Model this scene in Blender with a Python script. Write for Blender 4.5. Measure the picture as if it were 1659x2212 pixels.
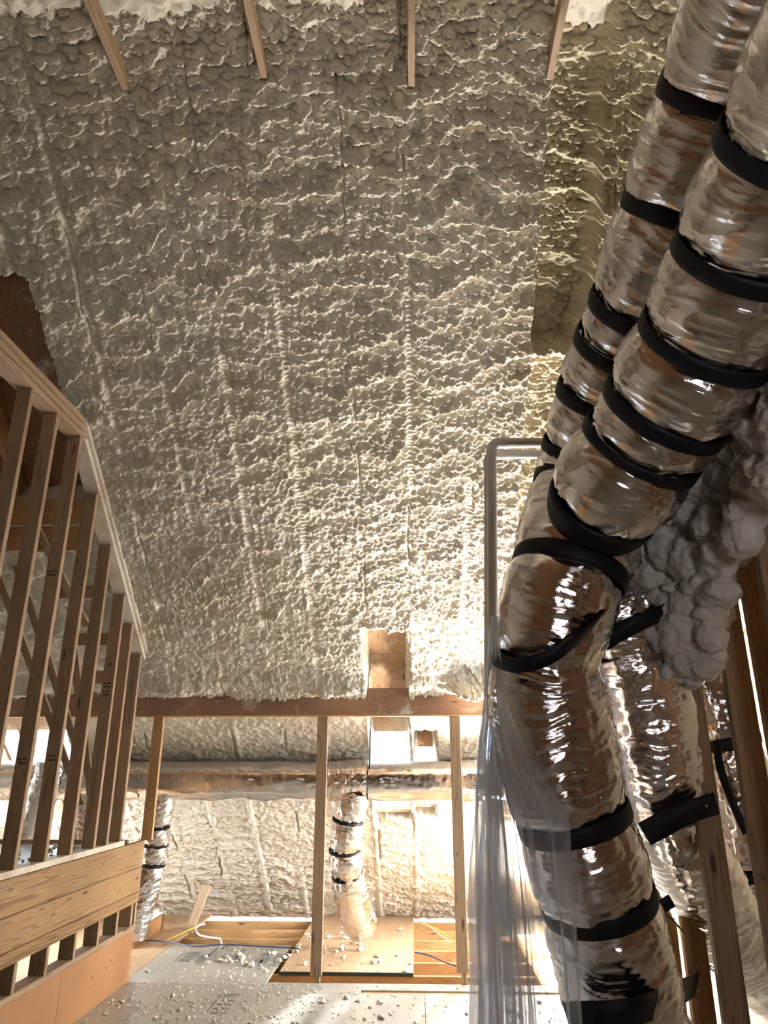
import bpy, bmesh, math, random
import numpy as np
from mathutils import Vector, Matrix

for _o in list(bpy.data.objects):
    bpy.data.objects.remove(_o, do_unlink=True)
scene = bpy.context.scene
C = scene.collection
random.seed(7)
rng = np.random.default_rng(7)

# ------------------------------------------------------------------ camera
FPX, W, H = 1540.0, 1659.0, 2212.0
PITCH, YAW, EYE = math.radians(19.4), math.radians(2.3), 1.6
cam_data = bpy.data.cameras.new('camera')
cam = bpy.data.objects.new('camera', cam_data)
C.objects.link(cam)
cam.location = (0, 0, EYE)
cam.rotation_euler = (math.pi / 2 + PITCH, 0, YAW)
cam_data.sensor_fit = 'HORIZONTAL'
cam_data.sensor_width = 36.0
cam_data.lens = 36.0 * FPX / W
cam_data.clip_start = 0.05
cam_data.clip_end = 200
scene.camera = cam
CAMR = cam.rotation_euler.to_matrix()

# ------------------------------------------------------------------ world, sun, area lights, exposure
world = bpy.data.worlds.new('sky')
scene.world = world
world.use_nodes = True
wn = world.node_tree.nodes
wl = world.node_tree.links
for n in list(wn):
    wn.remove(n)
wo = wn.new('ShaderNodeOutputWorld')
wb = wn.new('ShaderNodeBackground')
wb.inputs['Color'].default_value = (0.70, 0.85, 1.0, 1)
wb.inputs['Strength'].default_value = 6.0
wl.new(wb.outputs[0], wo.inputs[0])

def sun_light(name, travel, strength, angle, color):
    d = bpy.data.lights.new(name, 'SUN')
    d.energy = strength
    d.angle = math.radians(angle)
    d.color = color
    o = bpy.data.objects.new(name, d)
    C.objects.link(o)
    o.rotation_euler = Vector(travel).to_track_quat('-Z', 'Y').to_euler()
    return o
sun_light('sun', (-0.33, -0.9, -0.72), 3.2, 3.0, (0.86, 0.93, 1.0))

def area_light(name, loc, aim, sx, sy, power, color=(0.84, 0.92, 1.0), spread=180):
    d = bpy.data.lights.new(name, 'AREA')
    d.shape = 'RECTANGLE'
    d.size, d.size_y = sx, sy
    d.energy = power
    d.spread = math.radians(spread)
    d.color = color
    o = bpy.data.objects.new(name, d)
    C.objects.link(o)
    o.location = loc
    v = (Vector(aim) - Vector(loc))
    o.rotation_euler = v.to_track_quat('-Z', 'Y').to_euler()
    return o
# daylight falling in at the openings cut through the roof, and at the window behind the camera; the other lamps are added
SKYC = (0.72, 0.85, 1.0)
area_light('daylight_far', (-0.05, 8.0, 2.15), (-0.3, 6.2, 0.0), 0.9, 1.0, 8, SKYC, 120)
area_light('daylight_far_side', (-3.6, 8.0, 2.1), (-2.9, 6.2, 0.6), 0.7, 0.8, 8, SKYC, 120)
area_light('hidden_opening_lamp', (1.5, 8.1, 2.2), (1.0, 6.2, 0.0), 1.6, 1.0, 8, SKYC, 120)  # for an unseen opening behind the ducts, widened to let in more light
area_light('added_lamp_side_room', (3.5, 5.4, 1.45), (1.6, 5.0, 0.7), 1.2, 1.0, 12, SKYC, 120)  # added lamp at an unseen right end wall opening, brightens the side room
area_light('added_lamp_eave_right', (3.1, 6.9, 0.9), (-1.2, 7.9, 0.5), 0.8, 0.9, 31, (0.92, 0.97, 1.0), 64)  # added fill for the far slope, through an unseen opening in the right wall
area_light('added_lamp_eave_left', (-4.9, 6.9, 0.9), (-2.0, 7.9, 0.5), 0.8, 0.9, 20, (0.92, 0.97, 1.0), 90)  # its added counterpart on the left, also brightening the far slope
area_light('added_shaft_lamp', (1.60, 7.25, -1.6), (0.5, 5.6, 2.0), 1.2, 1.4, 820, (1.0, 0.97, 0.93))  # added lamp down an unseen shaft, lights the main slope from below
area_light('daylight_gable', (0.7, -1.95, 1.6), (0.5, 2.0, 1.9), 0.5, 0.62, 7.5, (0.96, 0.95, 0.96))

scene.view_settings.view_transform = 'Standard'
scene.view_settings.look = 'None'
scene.view_settings.gamma = 1.0
scene.view_settings.use_curve_mapping = False
scene.view_settings.exposure = 1.5
try:
    scene.cycles.diffuse_bounces = 3
    scene.cycles.glossy_bounces = 3
    scene.cycles.max_bounces = 6
    scene.cycles.transparent_max_bounces = 12
    scene.cycles.adaptive_threshold = 0.15
    scene.cycles.sample_clamp_indirect = 6.0
    scene.cycles.caustics_reflective = False
    scene.cycles.caustics_refractive = False
except Exception:
    pass

# ------------------------------------------------------------------ pixel -> place helpers
def ray(px, py):
    return CAMR @ Vector(((px - W / 2) / FPX, -(py - H / 2) / FPX, -1.0))
CAMLOC = Vector((0, 0, EYE))
def at(px, py, fwd):
    return CAMLOC + ray(px, py) * fwd
def at_y(px, py, Y):
    d = ray(px, py)
    return CAMLOC + d * (Y / d.y)
def at_z(px, py, Z):
    d = ray(px, py)
    return CAMLOC + d * ((Z - EYE) / d.z)
def at_x(px, py, X):
    d = ray(px, py)
    return CAMLOC + d * (X / d.x)

# roof plane (foam face): z = RZ0 - RT*Y
RT = 0.833
RZ0 = 7.486
RIDGE_Y = 2.66
ANG = math.atan(RT)
def roof_z(y):
    return RZ0 - RT * y
RIDGE_Z = roof_z(RIDGE_Y)
SL_T = np.array([0, math.cos(ANG), -math.sin(ANG)])
SL_N = np.array([0, -math.sin(ANG), -math.cos(ANG)])
def vy(v):
    return RIDGE_Y + v * math.cos(ANG)
def yv(y):
    return (y - RIDGE_Y) / math.cos(ANG)

# ------------------------------------------------------------------ noise (numpy)
def h2(ix, iy, seed):
    ix = ix.astype(np.int64); iy = iy.astype(np.int64)
    n = (ix * 374761393 + iy * 668265263 + seed * 974634777) & 0xFFFFFFFF
    n = ((n ^ (n >> 13)) * 1274126177) & 0xFFFFFFFF
    n = (n ^ (n >> 16)) & 0xFFFFFFFF
    return n.astype(np.float64) / 4294967295.0
def vn(x, y, seed=0):
    x = np.asarray(x, float); y = np.asarray(y, float)
    xi = np.floor(x); yi = np.floor(y)
    fx = x - xi; fy = y - yi
    fx = fx * fx * (3 - 2 * fx); fy = fy * fy * (3 - 2 * fy)
    a = h2(xi, yi, seed); b = h2(xi + 1, yi, seed)
    c = h2(xi, yi + 1, seed); d = h2(xi + 1, yi + 1, seed)
    return (a * (1 - fx) + b * fx) * (1 - fy) + (c * (1 - fx) + d * fx) * fy
def fbm(x, y, seed=0, o=4):
    s = 0; a = 0.5; t = 0
    for k in range(o):
        s = s + a * vn(x * 2 ** k, y * 2 ** k, seed + 11 * k); t += a; a *= 0.5
    return s / t
def worley(x, y, seed=0):
    xi = np.floor(x); yi = np.floor(y)
    best = np.full(np.shape(x), 9.0); bdx = np.zeros(np.shape(x)); bdy = np.zeros(np.shape(x)); bid = np.zeros(np.shape(x))
    sec = np.full(np.shape(x), 9.0)
    for i in (-1, 0, 1):
        for j in (-1, 0, 1):
            cx = xi + i; cy = yi + j
            px = cx + 0.1 + 0.8 * h2(cx, cy, seed); py = cy + 0.1 + 0.8 * h2(cx, cy, seed + 5)
            dx = x - px; dy = y - py
            d = dx * dx + dy * dy
            m = d < best
            sec = np.where(m, best, np.minimum(sec, d))
            best = np.where(m, d, best); bdx = np.where(m, dx, bdx); bdy = np.where(m, dy, bdy)
            bid = np.where(m, h2(cx, cy, seed + 9), bid)
    return np.sqrt(best), np.sqrt(sec), bdx, bdy, bid
def sstep(a, b, x):
    t = np.clip((x - a) / (b - a), 0, 1)
    return t * t * (3 - 2 * t)

# ------------------------------------------------------------------ materials
MATS = {}
def new_mat(name):
    m = bpy.data.materials.new(name)
    m.use_nodes = True
    MATS[name] = m
    nt = m.node_tree
    b = nt.nodes.get('Principled BSDF')
    return m, nt, b
def add(nt, t, **kw):
    n = nt.nodes.new(t)
    for k, v in kw.items():
        setattr(n, k, v)
    return n
def ramp(nt, stops):
    r = nt.nodes.new('ShaderNodeValToRGB')
    e = r.color_ramp.elements
    while len(e) < len(stops):
        e.new(0.5)
    for i, (p, c) in enumerate(stops):
        e[i].position = p
        e[i].color = (c[0], c[1], c[2], 1)
    return r
def coords(nt, scale=(1, 1, 1), kind='Object'):
    tc = nt.nodes.new('ShaderNodeTexCoord')
    mp = nt.nodes.new('ShaderNodeMapping')
    mp.inputs['Scale'].default_value = scale
    nt.links.new(tc.outputs[kind], mp.inputs['Vector'])
    return mp.outputs['Vector']
def noise(nt, vec, scale, detail=4, rough=0.55, dist=0.0):
    n = nt.nodes.new('ShaderNodeTexNoise')
    n.inputs['Scale'].default_value = scale
    n.inputs['Detail'].default_value = detail
    n.inputs['Roughness'].default_value = rough
    n.inputs['Distortion'].default_value = dist
    nt.links.new(vec, n.inputs['Vector'])
    return n
def bump(nt, b, height, strength, distance):
    bp = nt.nodes.new('ShaderNodeBump')
    bp.inputs['Strength'].default_value = strength
    bp.inputs['Distance'].default_value = distance
    nt.links.new(height, bp.inputs['Height'])
    nt.links.new(bp.outputs['Normal'], b.inputs['Normal'])
    return bp

def foam_mat(name, c1, c2, rough=0.55):
    m, nt, b = new_mat(name)
    v = coords(nt)
    n = noise(nt, v, 1.7, 3)
    r = ramp(nt, [(0.35, c1), (0.68, c2)])
    nt.links.new(n.outputs['Fac'], r.inputs['Fac'])
    ta = nt.nodes.new('ShaderNodeAttribute'); ta.attribute_name = 'dust'   # thin, yellower coat
    tm = nt.nodes.new('ShaderNodeMix'); tm.data_type = 'RGBA'
    nt.links.new(ta.outputs['Fac'], tm.inputs[0])
    nt.links.new(r.outputs['Color'], tm.inputs[6])
    tm.inputs[7].default_value = (0.62, 0.53, 0.36, 1)
    nt.links.new(tm.outputs[2], b.inputs['Base Color'])
    b.inputs['Roughness'].default_value = rough
    b.inputs['Specular IOR Level'].default_value = 0.35
    n2 = noise(nt, v, 95, 3, 0.6)
    bump(nt, b, n2.outputs['Fac'], 0.5, 0.006)
    return m
foam_mat('foam', (0.68, 0.60, 0.47), (0.74, 0.665, 0.545))
foam_mat('foam_white', (0.80, 0.725, 0.65), (0.85, 0.78, 0.71), 0.5)
foam_mat('crumb', (0.62, 0.56, 0.44), (0.70, 0.64, 0.52))

def wood_mat(name, dark, mid, light, spray=0.0, rough=0.6, ring=1.0, along=0.55, det=5, dist=1.6):
    m, nt, b = new_mat(name)
    oi = nt.nodes.new('ShaderNodeObjectInfo')
    tc = nt.nodes.new('ShaderNodeTexCoord')
    off = nt.nodes.new('ShaderNodeVectorMath'); off.operation = 'MULTIPLY_ADD'
    comb = nt.nodes.new('ShaderNodeCombineXYZ')
    for k in range(3):
        nt.links.new(oi.outputs['Random'], comb.inputs[k])
    nt.links.new(comb.outputs[0], off.inputs[0])
    off.inputs[1].default_value = (31.0, 17.0, 23.0)
    nt.links.new(tc.outputs['Object'], off.inputs[2])
    mp = nt.nodes.new('ShaderNodeMapping')
    mp.inputs['Scale'].default_value = (along, 9.0 * ring, 9.0 * ring)
    nt.links.new(off.outputs[0], mp.inputs['Vector'])
    n = noise(nt, mp.outputs['Vector'], 2.4, det, 0.5, dist)
    wv = nt.nodes.new('ShaderNodeMath'); wv.operation = 'MULTIPLY'; wv.inputs[1].default_value = 46.0
    nt.links.new(n.outputs['Fac'], wv.inputs[0])
    sn = nt.nodes.new('ShaderNodeMath'); sn.operation = 'SINE'
    nt.links.new(wv.outputs[0], sn.inputs[0])
    mr = nt.nodes.new('ShaderNodeMapRange')
    mr.inputs['From Min'].default_value = -1; mr.inputs['From Max'].default_value = 1
    nt.links.new(sn.outputs[0], mr.inputs['Value'])
    r = ramp(nt, [(0.0, mid), (0.55, mid), (0.85, light), (1.0, dark)])
    nt.links.new(mr.outputs[0], r.inputs['Fac'])
    # broad tone change along and between boards
    big = noise(nt, off.outputs[0], 1.3, 2)
    mixb = nt.nodes.new('ShaderNodeMix'); mixb.data_type = 'RGBA'; mixb.blend_type = 'MULTIPLY'
    rb = ramp(nt, [(0.3, (0.80, 0.78, 0.76)), (0.7, (1.05, 1.04, 1.02))])
    nt.links.new(big.outputs['Fac'], rb.inputs['Fac'])
    mixb.inputs[0].default_value = 1.0
    nt.links.new(r.outputs['Color'], mixb.inputs[6]); nt.links.new(rb.outputs['Color'], mixb.inputs[7])
    # knots
    mk = nt.nodes.new('ShaderNodeMapping'); mk.inputs['Scale'].default_value = (2.2, 9.0, 9.0)
    nt.links.new(off.outputs[0], mk.inputs['Vector'])
    vo = nt.nodes.new('ShaderNodeTexVoronoi'); vo.inputs['Scale'].default_value = 1.0
    nt.links.new(mk.outputs['Vector'], vo.inputs['Vector'])
    rk = ramp(nt, [(0.05, (1, 1, 1)), (0.13, (0, 0, 0))])
    nt.links.new(vo.outputs['Distance'], rk.inputs['Fac'])
    mixk = nt.nodes.new('ShaderNodeMix'); mixk.data_type = 'RGBA'
    nt.links.new(rk.outputs['Color'], mixk.inputs[0])
    nt.links.new(mixb.outputs[2], mixk.inputs[6])
    mixk.inputs[7].default_value = (dark[0] * 0.35, dark[1] * 0.3, dark[2] * 0.3, 1)
    out = mixk.outputs[2]
    if spray > 0:
        ns = noise(nt, tc.outputs['Object'], 3.0, 6, 0.7)
        rs = ramp(nt, [(0.62 - 0.4 * spray, (0, 0, 0)), (0.78 - 0.3 * spray, (1, 1, 1))])
        nt.links.new(ns.outputs['Fac'], rs.inputs['Fac'])
        mixs = nt.nodes.new('ShaderNodeMix'); mixs.data_type = 'RGBA'
        nt.links.new(rs.outputs['Color'], mixs.inputs[0])
        nt.links.new(out, mixs.inputs[6])
        mixs.inputs[7].default_value = (0.72, 0.64, 0.50, 1)
        out = mixs.outputs[2]
    nt.links.new(out, b.inputs['Base Color'])
    b.inputs['Roughness'].default_value = rough
    b.inputs['Specular IOR Level'].default_value = 0.3
    bump(nt, b, sn.outputs[0], 0.15, 0.0015)
    return m
wood_mat('stud', (0.27, 0.17, 0.095), (0.40, 0.27, 0.165), (0.46, 0.32, 0.21), along=0.3, det=2, dist=0.6)
wood_mat('stud_orange', (0.36, 0.18, 0.07), (0.56, 0.31, 0.13), (0.64, 0.39, 0.19))
wood_mat('rim', (0.21, 0.11, 0.045), (0.345, 0.205, 0.095), (0.40, 0.25, 0.125), ring=0.8, along=0.22, det=1.5, dist=0.5)
wood_mat('header', (0.24, 0.12, 0.07), (0.38, 0.21, 0.13), (0.44, 0.26, 0.17), spray=0.12)
wood_mat('sprayed', (0.36, 0.24, 0.15), (0.52, 0.37, 0.25), (0.60, 0.45, 0.32), spray=0.75)
wood_mat('ply', (0.375, 0.182, 0.08), (0.40, 0.195, 0.085), (0.42, 0.21, 0.095), spray=0.0, ring=0.4, along=0.3, det=1.5, dist=0.5)
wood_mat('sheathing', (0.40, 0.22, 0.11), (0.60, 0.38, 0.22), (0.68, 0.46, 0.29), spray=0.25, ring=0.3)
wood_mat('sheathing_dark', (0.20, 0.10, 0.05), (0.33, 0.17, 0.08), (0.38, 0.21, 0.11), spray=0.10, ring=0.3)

def floor_mat(name, c1, c2, c3, rough):
    m, nt, b = new_mat(name)
    oi = nt.nodes.new('ShaderNodeObjectInfo')
    v = coords(nt, (1.0, 3.2, 1.0))
    n = noise(nt, v, 14, 5, 0.65, 0.8)
    r = ramp(nt, [(0.3, c1), (0.5, c2), (0.72, c3)])
    nt.links.new(n.outputs['Fac'], r.inputs['Fac'])
    v2 = coords(nt)
    n2 = noise(nt, v2, 1.6, 4, 0.6)
    r2 = ramp(nt, [(0.3, (0.78, 0.78, 0.80)), (0.7, (1.08, 1.06, 1.0))])
    nt.links.new(n2.outputs['Fac'], r2.inputs['Fac'])
    mx = nt.nodes.new('ShaderNodeMix'); mx.data_type = 'RGBA'; mx.blend_type = 'MULTIPLY'
    mx.inputs[0].default_value = 1
    nt.links.new(r.outputs['Color'], mx.inputs[6]); nt.links.new(r2.outputs['Color'], mx.inputs[7])
    # foam dust
    n3 = noise(nt, v2, 60, 3, 0.6)
    r3 = ramp(nt, [(0.58, (0, 0, 0)), (0.68, (1, 1, 1))])
    nt.links.new(n3.outputs['Fac'], r3.inputs['Fac'])
    mx3 = nt.nodes.new('ShaderNodeMix'); mx3.data_type = 'RGBA'
    sc3 = nt.nodes.new('ShaderNodeMath'); sc3.operation = 'MULTIPLY'; sc3.inputs[1].default_value = 0.55
    nt.links.new(r3.outputs['Color'], sc3.inputs[0])
    nt.links.new(sc3.outputs[0], mx3.inputs[0])
    nt.links.new(mx.outputs[2], mx3.inputs[6])
    mx3.inputs[7].default_value = (0.78, 0.72, 0.58, 1)
    nt.links.new(mx3.outputs[2], b.inputs['Base Color'])
    b.inputs['Roughness'].default_value = rough
    bump(nt, b, n.outputs['Fac'], 0.25, 0.002)
    return m
floor_mat('subfloor', (0.31, 0.285, 0.25), (0.39, 0.365, 0.32), (0.46, 0.435, 0.385), 0.33)
floor_mat('subfloor_raw', (0.38, 0.22, 0.12), (0.52, 0.33, 0.19), (0.60, 0.42, 0.27), 0.5)

def plain(name, col, rough=0.5, metal=0.0, spec=0.5):
    m, nt, b = new_mat(name)
    v = coords(nt)
    n = noise(nt, v, 9, 3)
    r = ramp(nt, [(0.3, [c * 0.9 for c in col]), (0.7, col)])
    nt.links.new(n.outputs['Fac'], r.inputs['Fac'])
    nt.links.new(r.outputs['Color'], b.inputs['Base Color'])
    b.inputs['Roughness'].default_value = rough
    b.inputs['Metallic'].default_value = metal
    b.inputs['Specular IOR Level'].default_value = spec
    return m
plain('pvc', (0.62, 0.58, 0.54), 0.5)
plain('ink', (0.07, 0.05, 0.045), 0.6)
plain('ink_grey', (0.20, 0.20, 0.19), 0.6)
plain('ink_red', (0.20, 0.08, 0.05), 0.6)
plain('cable_yellow', (0.75, 0.55, 0.08), 0.45)
plain('cable_white', (0.82, 0.80, 0.74), 0.45)
plain('cable_blue', (0.05, 0.07, 0.16), 0.45)
plain('rubber_black', (0.012, 0.012, 0.014), 0.5)
plain('steel', (0.7, 0.7, 0.7), 0.35, 1.0)
plain('batt', (0.82, 0.78, 0.74), 0.9)
plain('gasket', (0.03, 0.05, 0.05), 0.6)

# black woven strap
m, nt, b = new_mat('strap')
v = coords(nt)
n = noise(nt, v, 160, 2)
b.inputs['Base Color'].default_value = (0.010, 0.010, 0.012, 1)
b.inputs['Roughness'].default_value = 0.55
b.inputs['Specular IOR Level'].default_value = 0.25
bump(nt, b, n.outputs['Fac'], 0.3, 0.001)

# foil jacket with a skin of foam dust where the spray has settled
m, nt, b = new_mat('foil')
out = nt.nodes.get('Material Output')
tc = nt.nodes.new('ShaderNodeTexCoord')
uvn = nt.nodes.new('ShaderNodeMapping'); uvn.inputs['Scale'].default_value = (8.0, 64.0, 1.0)
nt.links.new(tc.outputs['UV'], uvn.inputs['Vector'])
n1 = noise(nt, uvn.outputs['Vector'], 1.0, 6, 0.62, 1.1)
vv = coords(nt)
n2 = noise(nt, vv, 34, 4, 0.6, 0.6)
ad = nt.nodes.new('ShaderNodeMath'); ad.operation = 'ADD'
nt.links.new(n1.outputs['Fac'], ad.inputs[0]); nt.links.new(n2.outputs['Fac'], ad.inputs[1])
b.inputs['Base Color'].default_value = (0.86, 0.82, 0.80, 1)
b.inputs['Metallic'].default_value = 1.0
b.inputs['Roughness'].default_value = 0.10
bp = bump(nt, b, ad.outputs[0], 0.17, 0.009)
df = nt.nodes.new('ShaderNodeBsdfPrincipled')
df.inputs['Base Color'].default_value = (0.50, 0.46, 0.41, 1)
df.inputs['Roughness'].default_value = 0.55
nt.links.new(bp.outputs['Normal'], df.inputs['Normal'])
at_ = nt.nodes.new('ShaderNodeAttribute'); at_.attribute_name = 'dust'
nd = noise(nt, vv, 5, 6, 0.7)
sm = nt.nodes.new('ShaderNodeMath'); sm.operation = 'ADD'
nt.links.new(at_.outputs['Fac'], sm.inputs[0]); nt.links.new(nd.outputs['Fac'], sm.inputs[1])
rd = ramp(nt, [(0.74, (0, 0, 0)), (0.98, (1, 1, 1))])
nt.links.new(sm.outputs[0], rd.inputs['Fac'])
sc = nt.nodes.new('ShaderNodeMath'); sc.operation = 'MULTIPLY'; sc.inputs[1].default_value = 0.9
nt.links.new(rd.outputs['Color'], sc.inputs[0])
mx = nt.nodes.new('ShaderNodeMixShader')
nt.links.new(sc.outputs[0], mx.inputs['Fac'])
nt.links.new(b.outputs[0], mx.inputs[1]); nt.links.new(df.outputs[0], mx.inputs[2])
nt.links.new(mx.outputs[0], out.inputs['Surface'])

# milky plastic film
m, nt, b = new_mat('film')
out = nt.nodes.get('Material Output')
b.inputs['Base Color'].default_value = (0.80, 0.82, 0.86, 1)
b.inputs['Roughness'].default_value = 0.25
vv = coords(nt)
nf = noise(nt, vv, 22, 4, 0.6, 1.0)
bp = bump(nt, b, nf.outputs['Fac'], 0.25, 0.006)
tl = nt.nodes.new('ShaderNodeBsdfTranslucent'); tl.inputs['Color'].default_value = (0.82, 0.87, 0.95, 1)
tr = nt.nodes.new('ShaderNodeBsdfTransparent'); tr.inputs['Color'].default_value = (0.95, 0.96, 0.98, 1)
m1 = nt.nodes.new('ShaderNodeMixShader'); m1.inputs['Fac'].default_value = 0.25
nt.links.new(b.outputs[0], m1.inputs[1]); nt.links.new(tl.outputs[0], m1.inputs[2])
m2 = nt.nodes.new('ShaderNodeMixShader')
lw = nt.nodes.new('ShaderNodeLayerWeight'); lw.inputs['Blend'].default_value = 0.35
mr = nt.nodes.new('ShaderNodeMapRange')
mr.inputs['To Min'].default_value = 0.26; mr.inputs['To Max'].default_value = 0.9
nt.links.new(lw.outputs['Facing'], mr.inputs['Value'])
nt.links.new(mr.outputs[0], m2.inputs['Fac'])
nt.links.new(tr.outputs[0], m2.inputs[1]); nt.links.new(m1.outputs[0], m2.inputs[2])
nt.links.new(m2.outputs[0], out.inputs['Surface'])

# ------------------------------------------------------------------ object helpers
def tag(o, label=None, cat=None, group=None, kind=None):
    if label: o['label'] = label
    if cat: o['category'] = cat
    if group: o['group'] = group
    if kind: o['kind'] = kind
    return o
def empty(name, loc=(0, 0, 0)):
    o = bpy.data.objects.new(name, None)
    o.empty_display_size = 0.1
    C.objects.link(o)
    o.location = loc
    return o
def link(o, parent=None):
    C.objects.link(o)
    if parent is not None:
        o.parent = parent
        inv = Matrix.Identity(4)
        p = parent
        m = p.matrix_basis.copy()
        while p.parent is not None:
            m = p.parent.matrix_basis @ p.matrix_parent_inverse @ m if False else m
            p = p.parent
        WM = world_of(parent)
        o.matrix_parent_inverse = WM.inverted()
    return o
def world_of(o):
    if o.parent is None:
        return o.matrix_basis.copy()
    return world_of(o.parent) @ o.matrix_parent_inverse @ o.matrix_basis
def mesh_obj(name, verts, faces, mat, parent=None, smooth=True):
    me = bpy.data.meshes.new(name)
    me.from_pydata([tuple(v) for v in verts], [], faces)
    me.materials.append(MATS[mat])
    if smooth:
        me.polygons.foreach_set('use_smooth', [True] * len(me.polygons))
    me.update()
    o = bpy.data.objects.new(name, me)
    link(o, parent)
    return o
def grid_mesh(name, P, keep, mat, parent=None, wrap=False, attr=None, uv=None):
    """P: (n, m, 3) numpy array of points, keep: (n-1, m-1) faces to keep"""
    n, mm = P.shape[:2]
    idx = np.arange(n * mm).reshape(n, mm)
    if wrap:
        idx2 = np.concatenate([idx, idx[:, :1]], axis=1)
    else:
        idx2 = idx
    q = np.stack([idx2[:-1, :-1], idx2[1:, :-1], idx2[1:, 1:], idx2[:-1, 1:]], axis=-1)
    if keep is not None:
        q = q[keep]
    q = q.reshape(-1, 4)
    me = bpy.data.meshes.new(name)
    me.vertices.add(n * mm)
    me.vertices.foreach_set('co', P.reshape(-1).astype(np.float32))
    me.loops.add(len(q) * 4)
    me.loops.foreach_set('vertex_index', q.reshape(-1).astype(np.int32))
    me.polygons.add(len(q))
    me.polygons.foreach_set('loop_start', (np.arange(len(q)) * 4).astype(np.int32))
    try:
        me.polygons.foreach_set('loop_total', np.full(len(q), 4, dtype=np.int32))
    except Exception:
        pass
    me.polygons.foreach_set('use_smooth', np.ones(len(q), dtype=bool))
    if attr is not None:
        a = me.attributes.new('dust', 'FLOAT', 'POINT')
        a.data.foreach_set('value', attr.reshape(-1).astype(np.float32))
    if uv is not None:
        ul = me.uv_layers.new(name='UVMap')
        U = uv.reshape(-1, 2)[q.reshape(-1)]
        ul.data.foreach_set('uv', U.reshape(-1).astype(np.float32))
    me.update(calc_edges=True)
    me.validate()
    me.materials.append(MATS[mat])
    o = bpy.data.objects.new(name, me)
    link(o, parent)
    return o

def box_mesh(L, w, h, c=0.003):
    bm = bmesh.new()
    bmesh.ops.create_cube(bm, size=1.0)
    for v in bm.verts:
        v.co = Vector((v.co.x * L, v.co.y * w, v.co.z * h))
    if c:
        bmesh.ops.bevel(bm, geom=bm.edges[:], offset=min(c, w * 0.3, h * 0.3), segments=1, affect='EDGES')
    me = bpy.data.meshes.new('board')
    bm.to_mesh(me)
    bm.free()
    return me
def board(name, p0, p1, w, h, mat, parent=None, up=(0, 0, 1), c=0.003):
    """a sawn board from p0 to p1, w across (local y), h along 'up' (local z)"""
    p0 = Vector(p0); p1 = Vector(p1)
    d = p1 - p0
    L = d.length
    x = d.normalized()
    up = Vector(up)
    z = (up - x * up.dot(x)).normalized()
    y = z.cross(x)
    me = box_mesh(L, w, h, c)
    me.name = name
    me.materials.append(MATS[mat])
    o = bpy.data.objects.new(name, me)
    M = Matrix((x, y, z)).transposed().to_4x4()
    M.translation = (p0 + p1) / 2
    o.matrix_basis = M
    link(o, parent)
    return o
def slab(name, x0, x1, y0, y1, z0, z1, mat, parent=None, c=0.003):
    return board(name, (x0, (y0 + y1) / 2, (z0 + z1) / 2), (x1, (y0 + y1) / 2, (z0 + z1) / 2), y1 - y0, z1 - z0, mat, parent, c=c)

def catmull(pts, n):
    P = np.array(pts, float)
    P = np.vstack([2 * P[0] - P[1], P, 2 * P[-1] - P[-2]])
    out = []
    segs = len(P) - 3
    for t in np.linspace(0, segs - 1e-6, n * 3):
        i = int(t); f = t - i
        p0, p1, p2, p3 = P[i:i + 4]
        out.append(0.5 * (2 * p1 + (p2 - p0) * f + (2 * p0 - 5 * p1 + 4 * p2 - p3) * f * f + (3 * p1 - p0 - 3 * p2 + p3) * f ** 3))
    out = np.array(out)
    d = np.concatenate([[0], np.cumsum(np.linalg.norm(np.diff(out[:, :3], axis=0), axis=1))])
    s = np.linspace(0, d[-1], n)
    return np.stack([np.interp(s, d, out[:, k]) for k in range(out.shape[1])], axis=1), s
def frames(P):
    T = np.gradient(P[:, :3], axis=0)
    T /= np.linalg.norm(T, axis=1)[:, None]
    N = np.zeros_like(T); B = np.zeros_like(T)
    ref = np.array([0, 0, 1.0]) if abs(T[0][2]) < 0.8 else np.array([1.0, 0, 0])
    n = ref - T[0] * ref.dot(T[0]); n /= np.linalg.norm(n)
    for i in range(len(T)):
        n = n - T[i] * n.dot(T[i]); n /= np.linalg.norm(n)
        N[i] = n; B[i] = np.cross(T[i], n)
    return T, N, B
def tube(name, pts, r, mat, parent=None, n=60, m=10, caps=False):
    P, s = catmull([tuple(p) for p in pts], n)
    T, N, B = frames(P)
    th = np.linspace(0, 2 * math.pi, m, endpoint=False)
    Q = P[:, None, :3] + r * (np.cos(th)[None, :, None] * N[:, None, :] + np.sin(th)[None, :, None] * B[:, None, :])
    return grid_mesh(name, Q, None, mat, parent, wrap=True)

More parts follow.
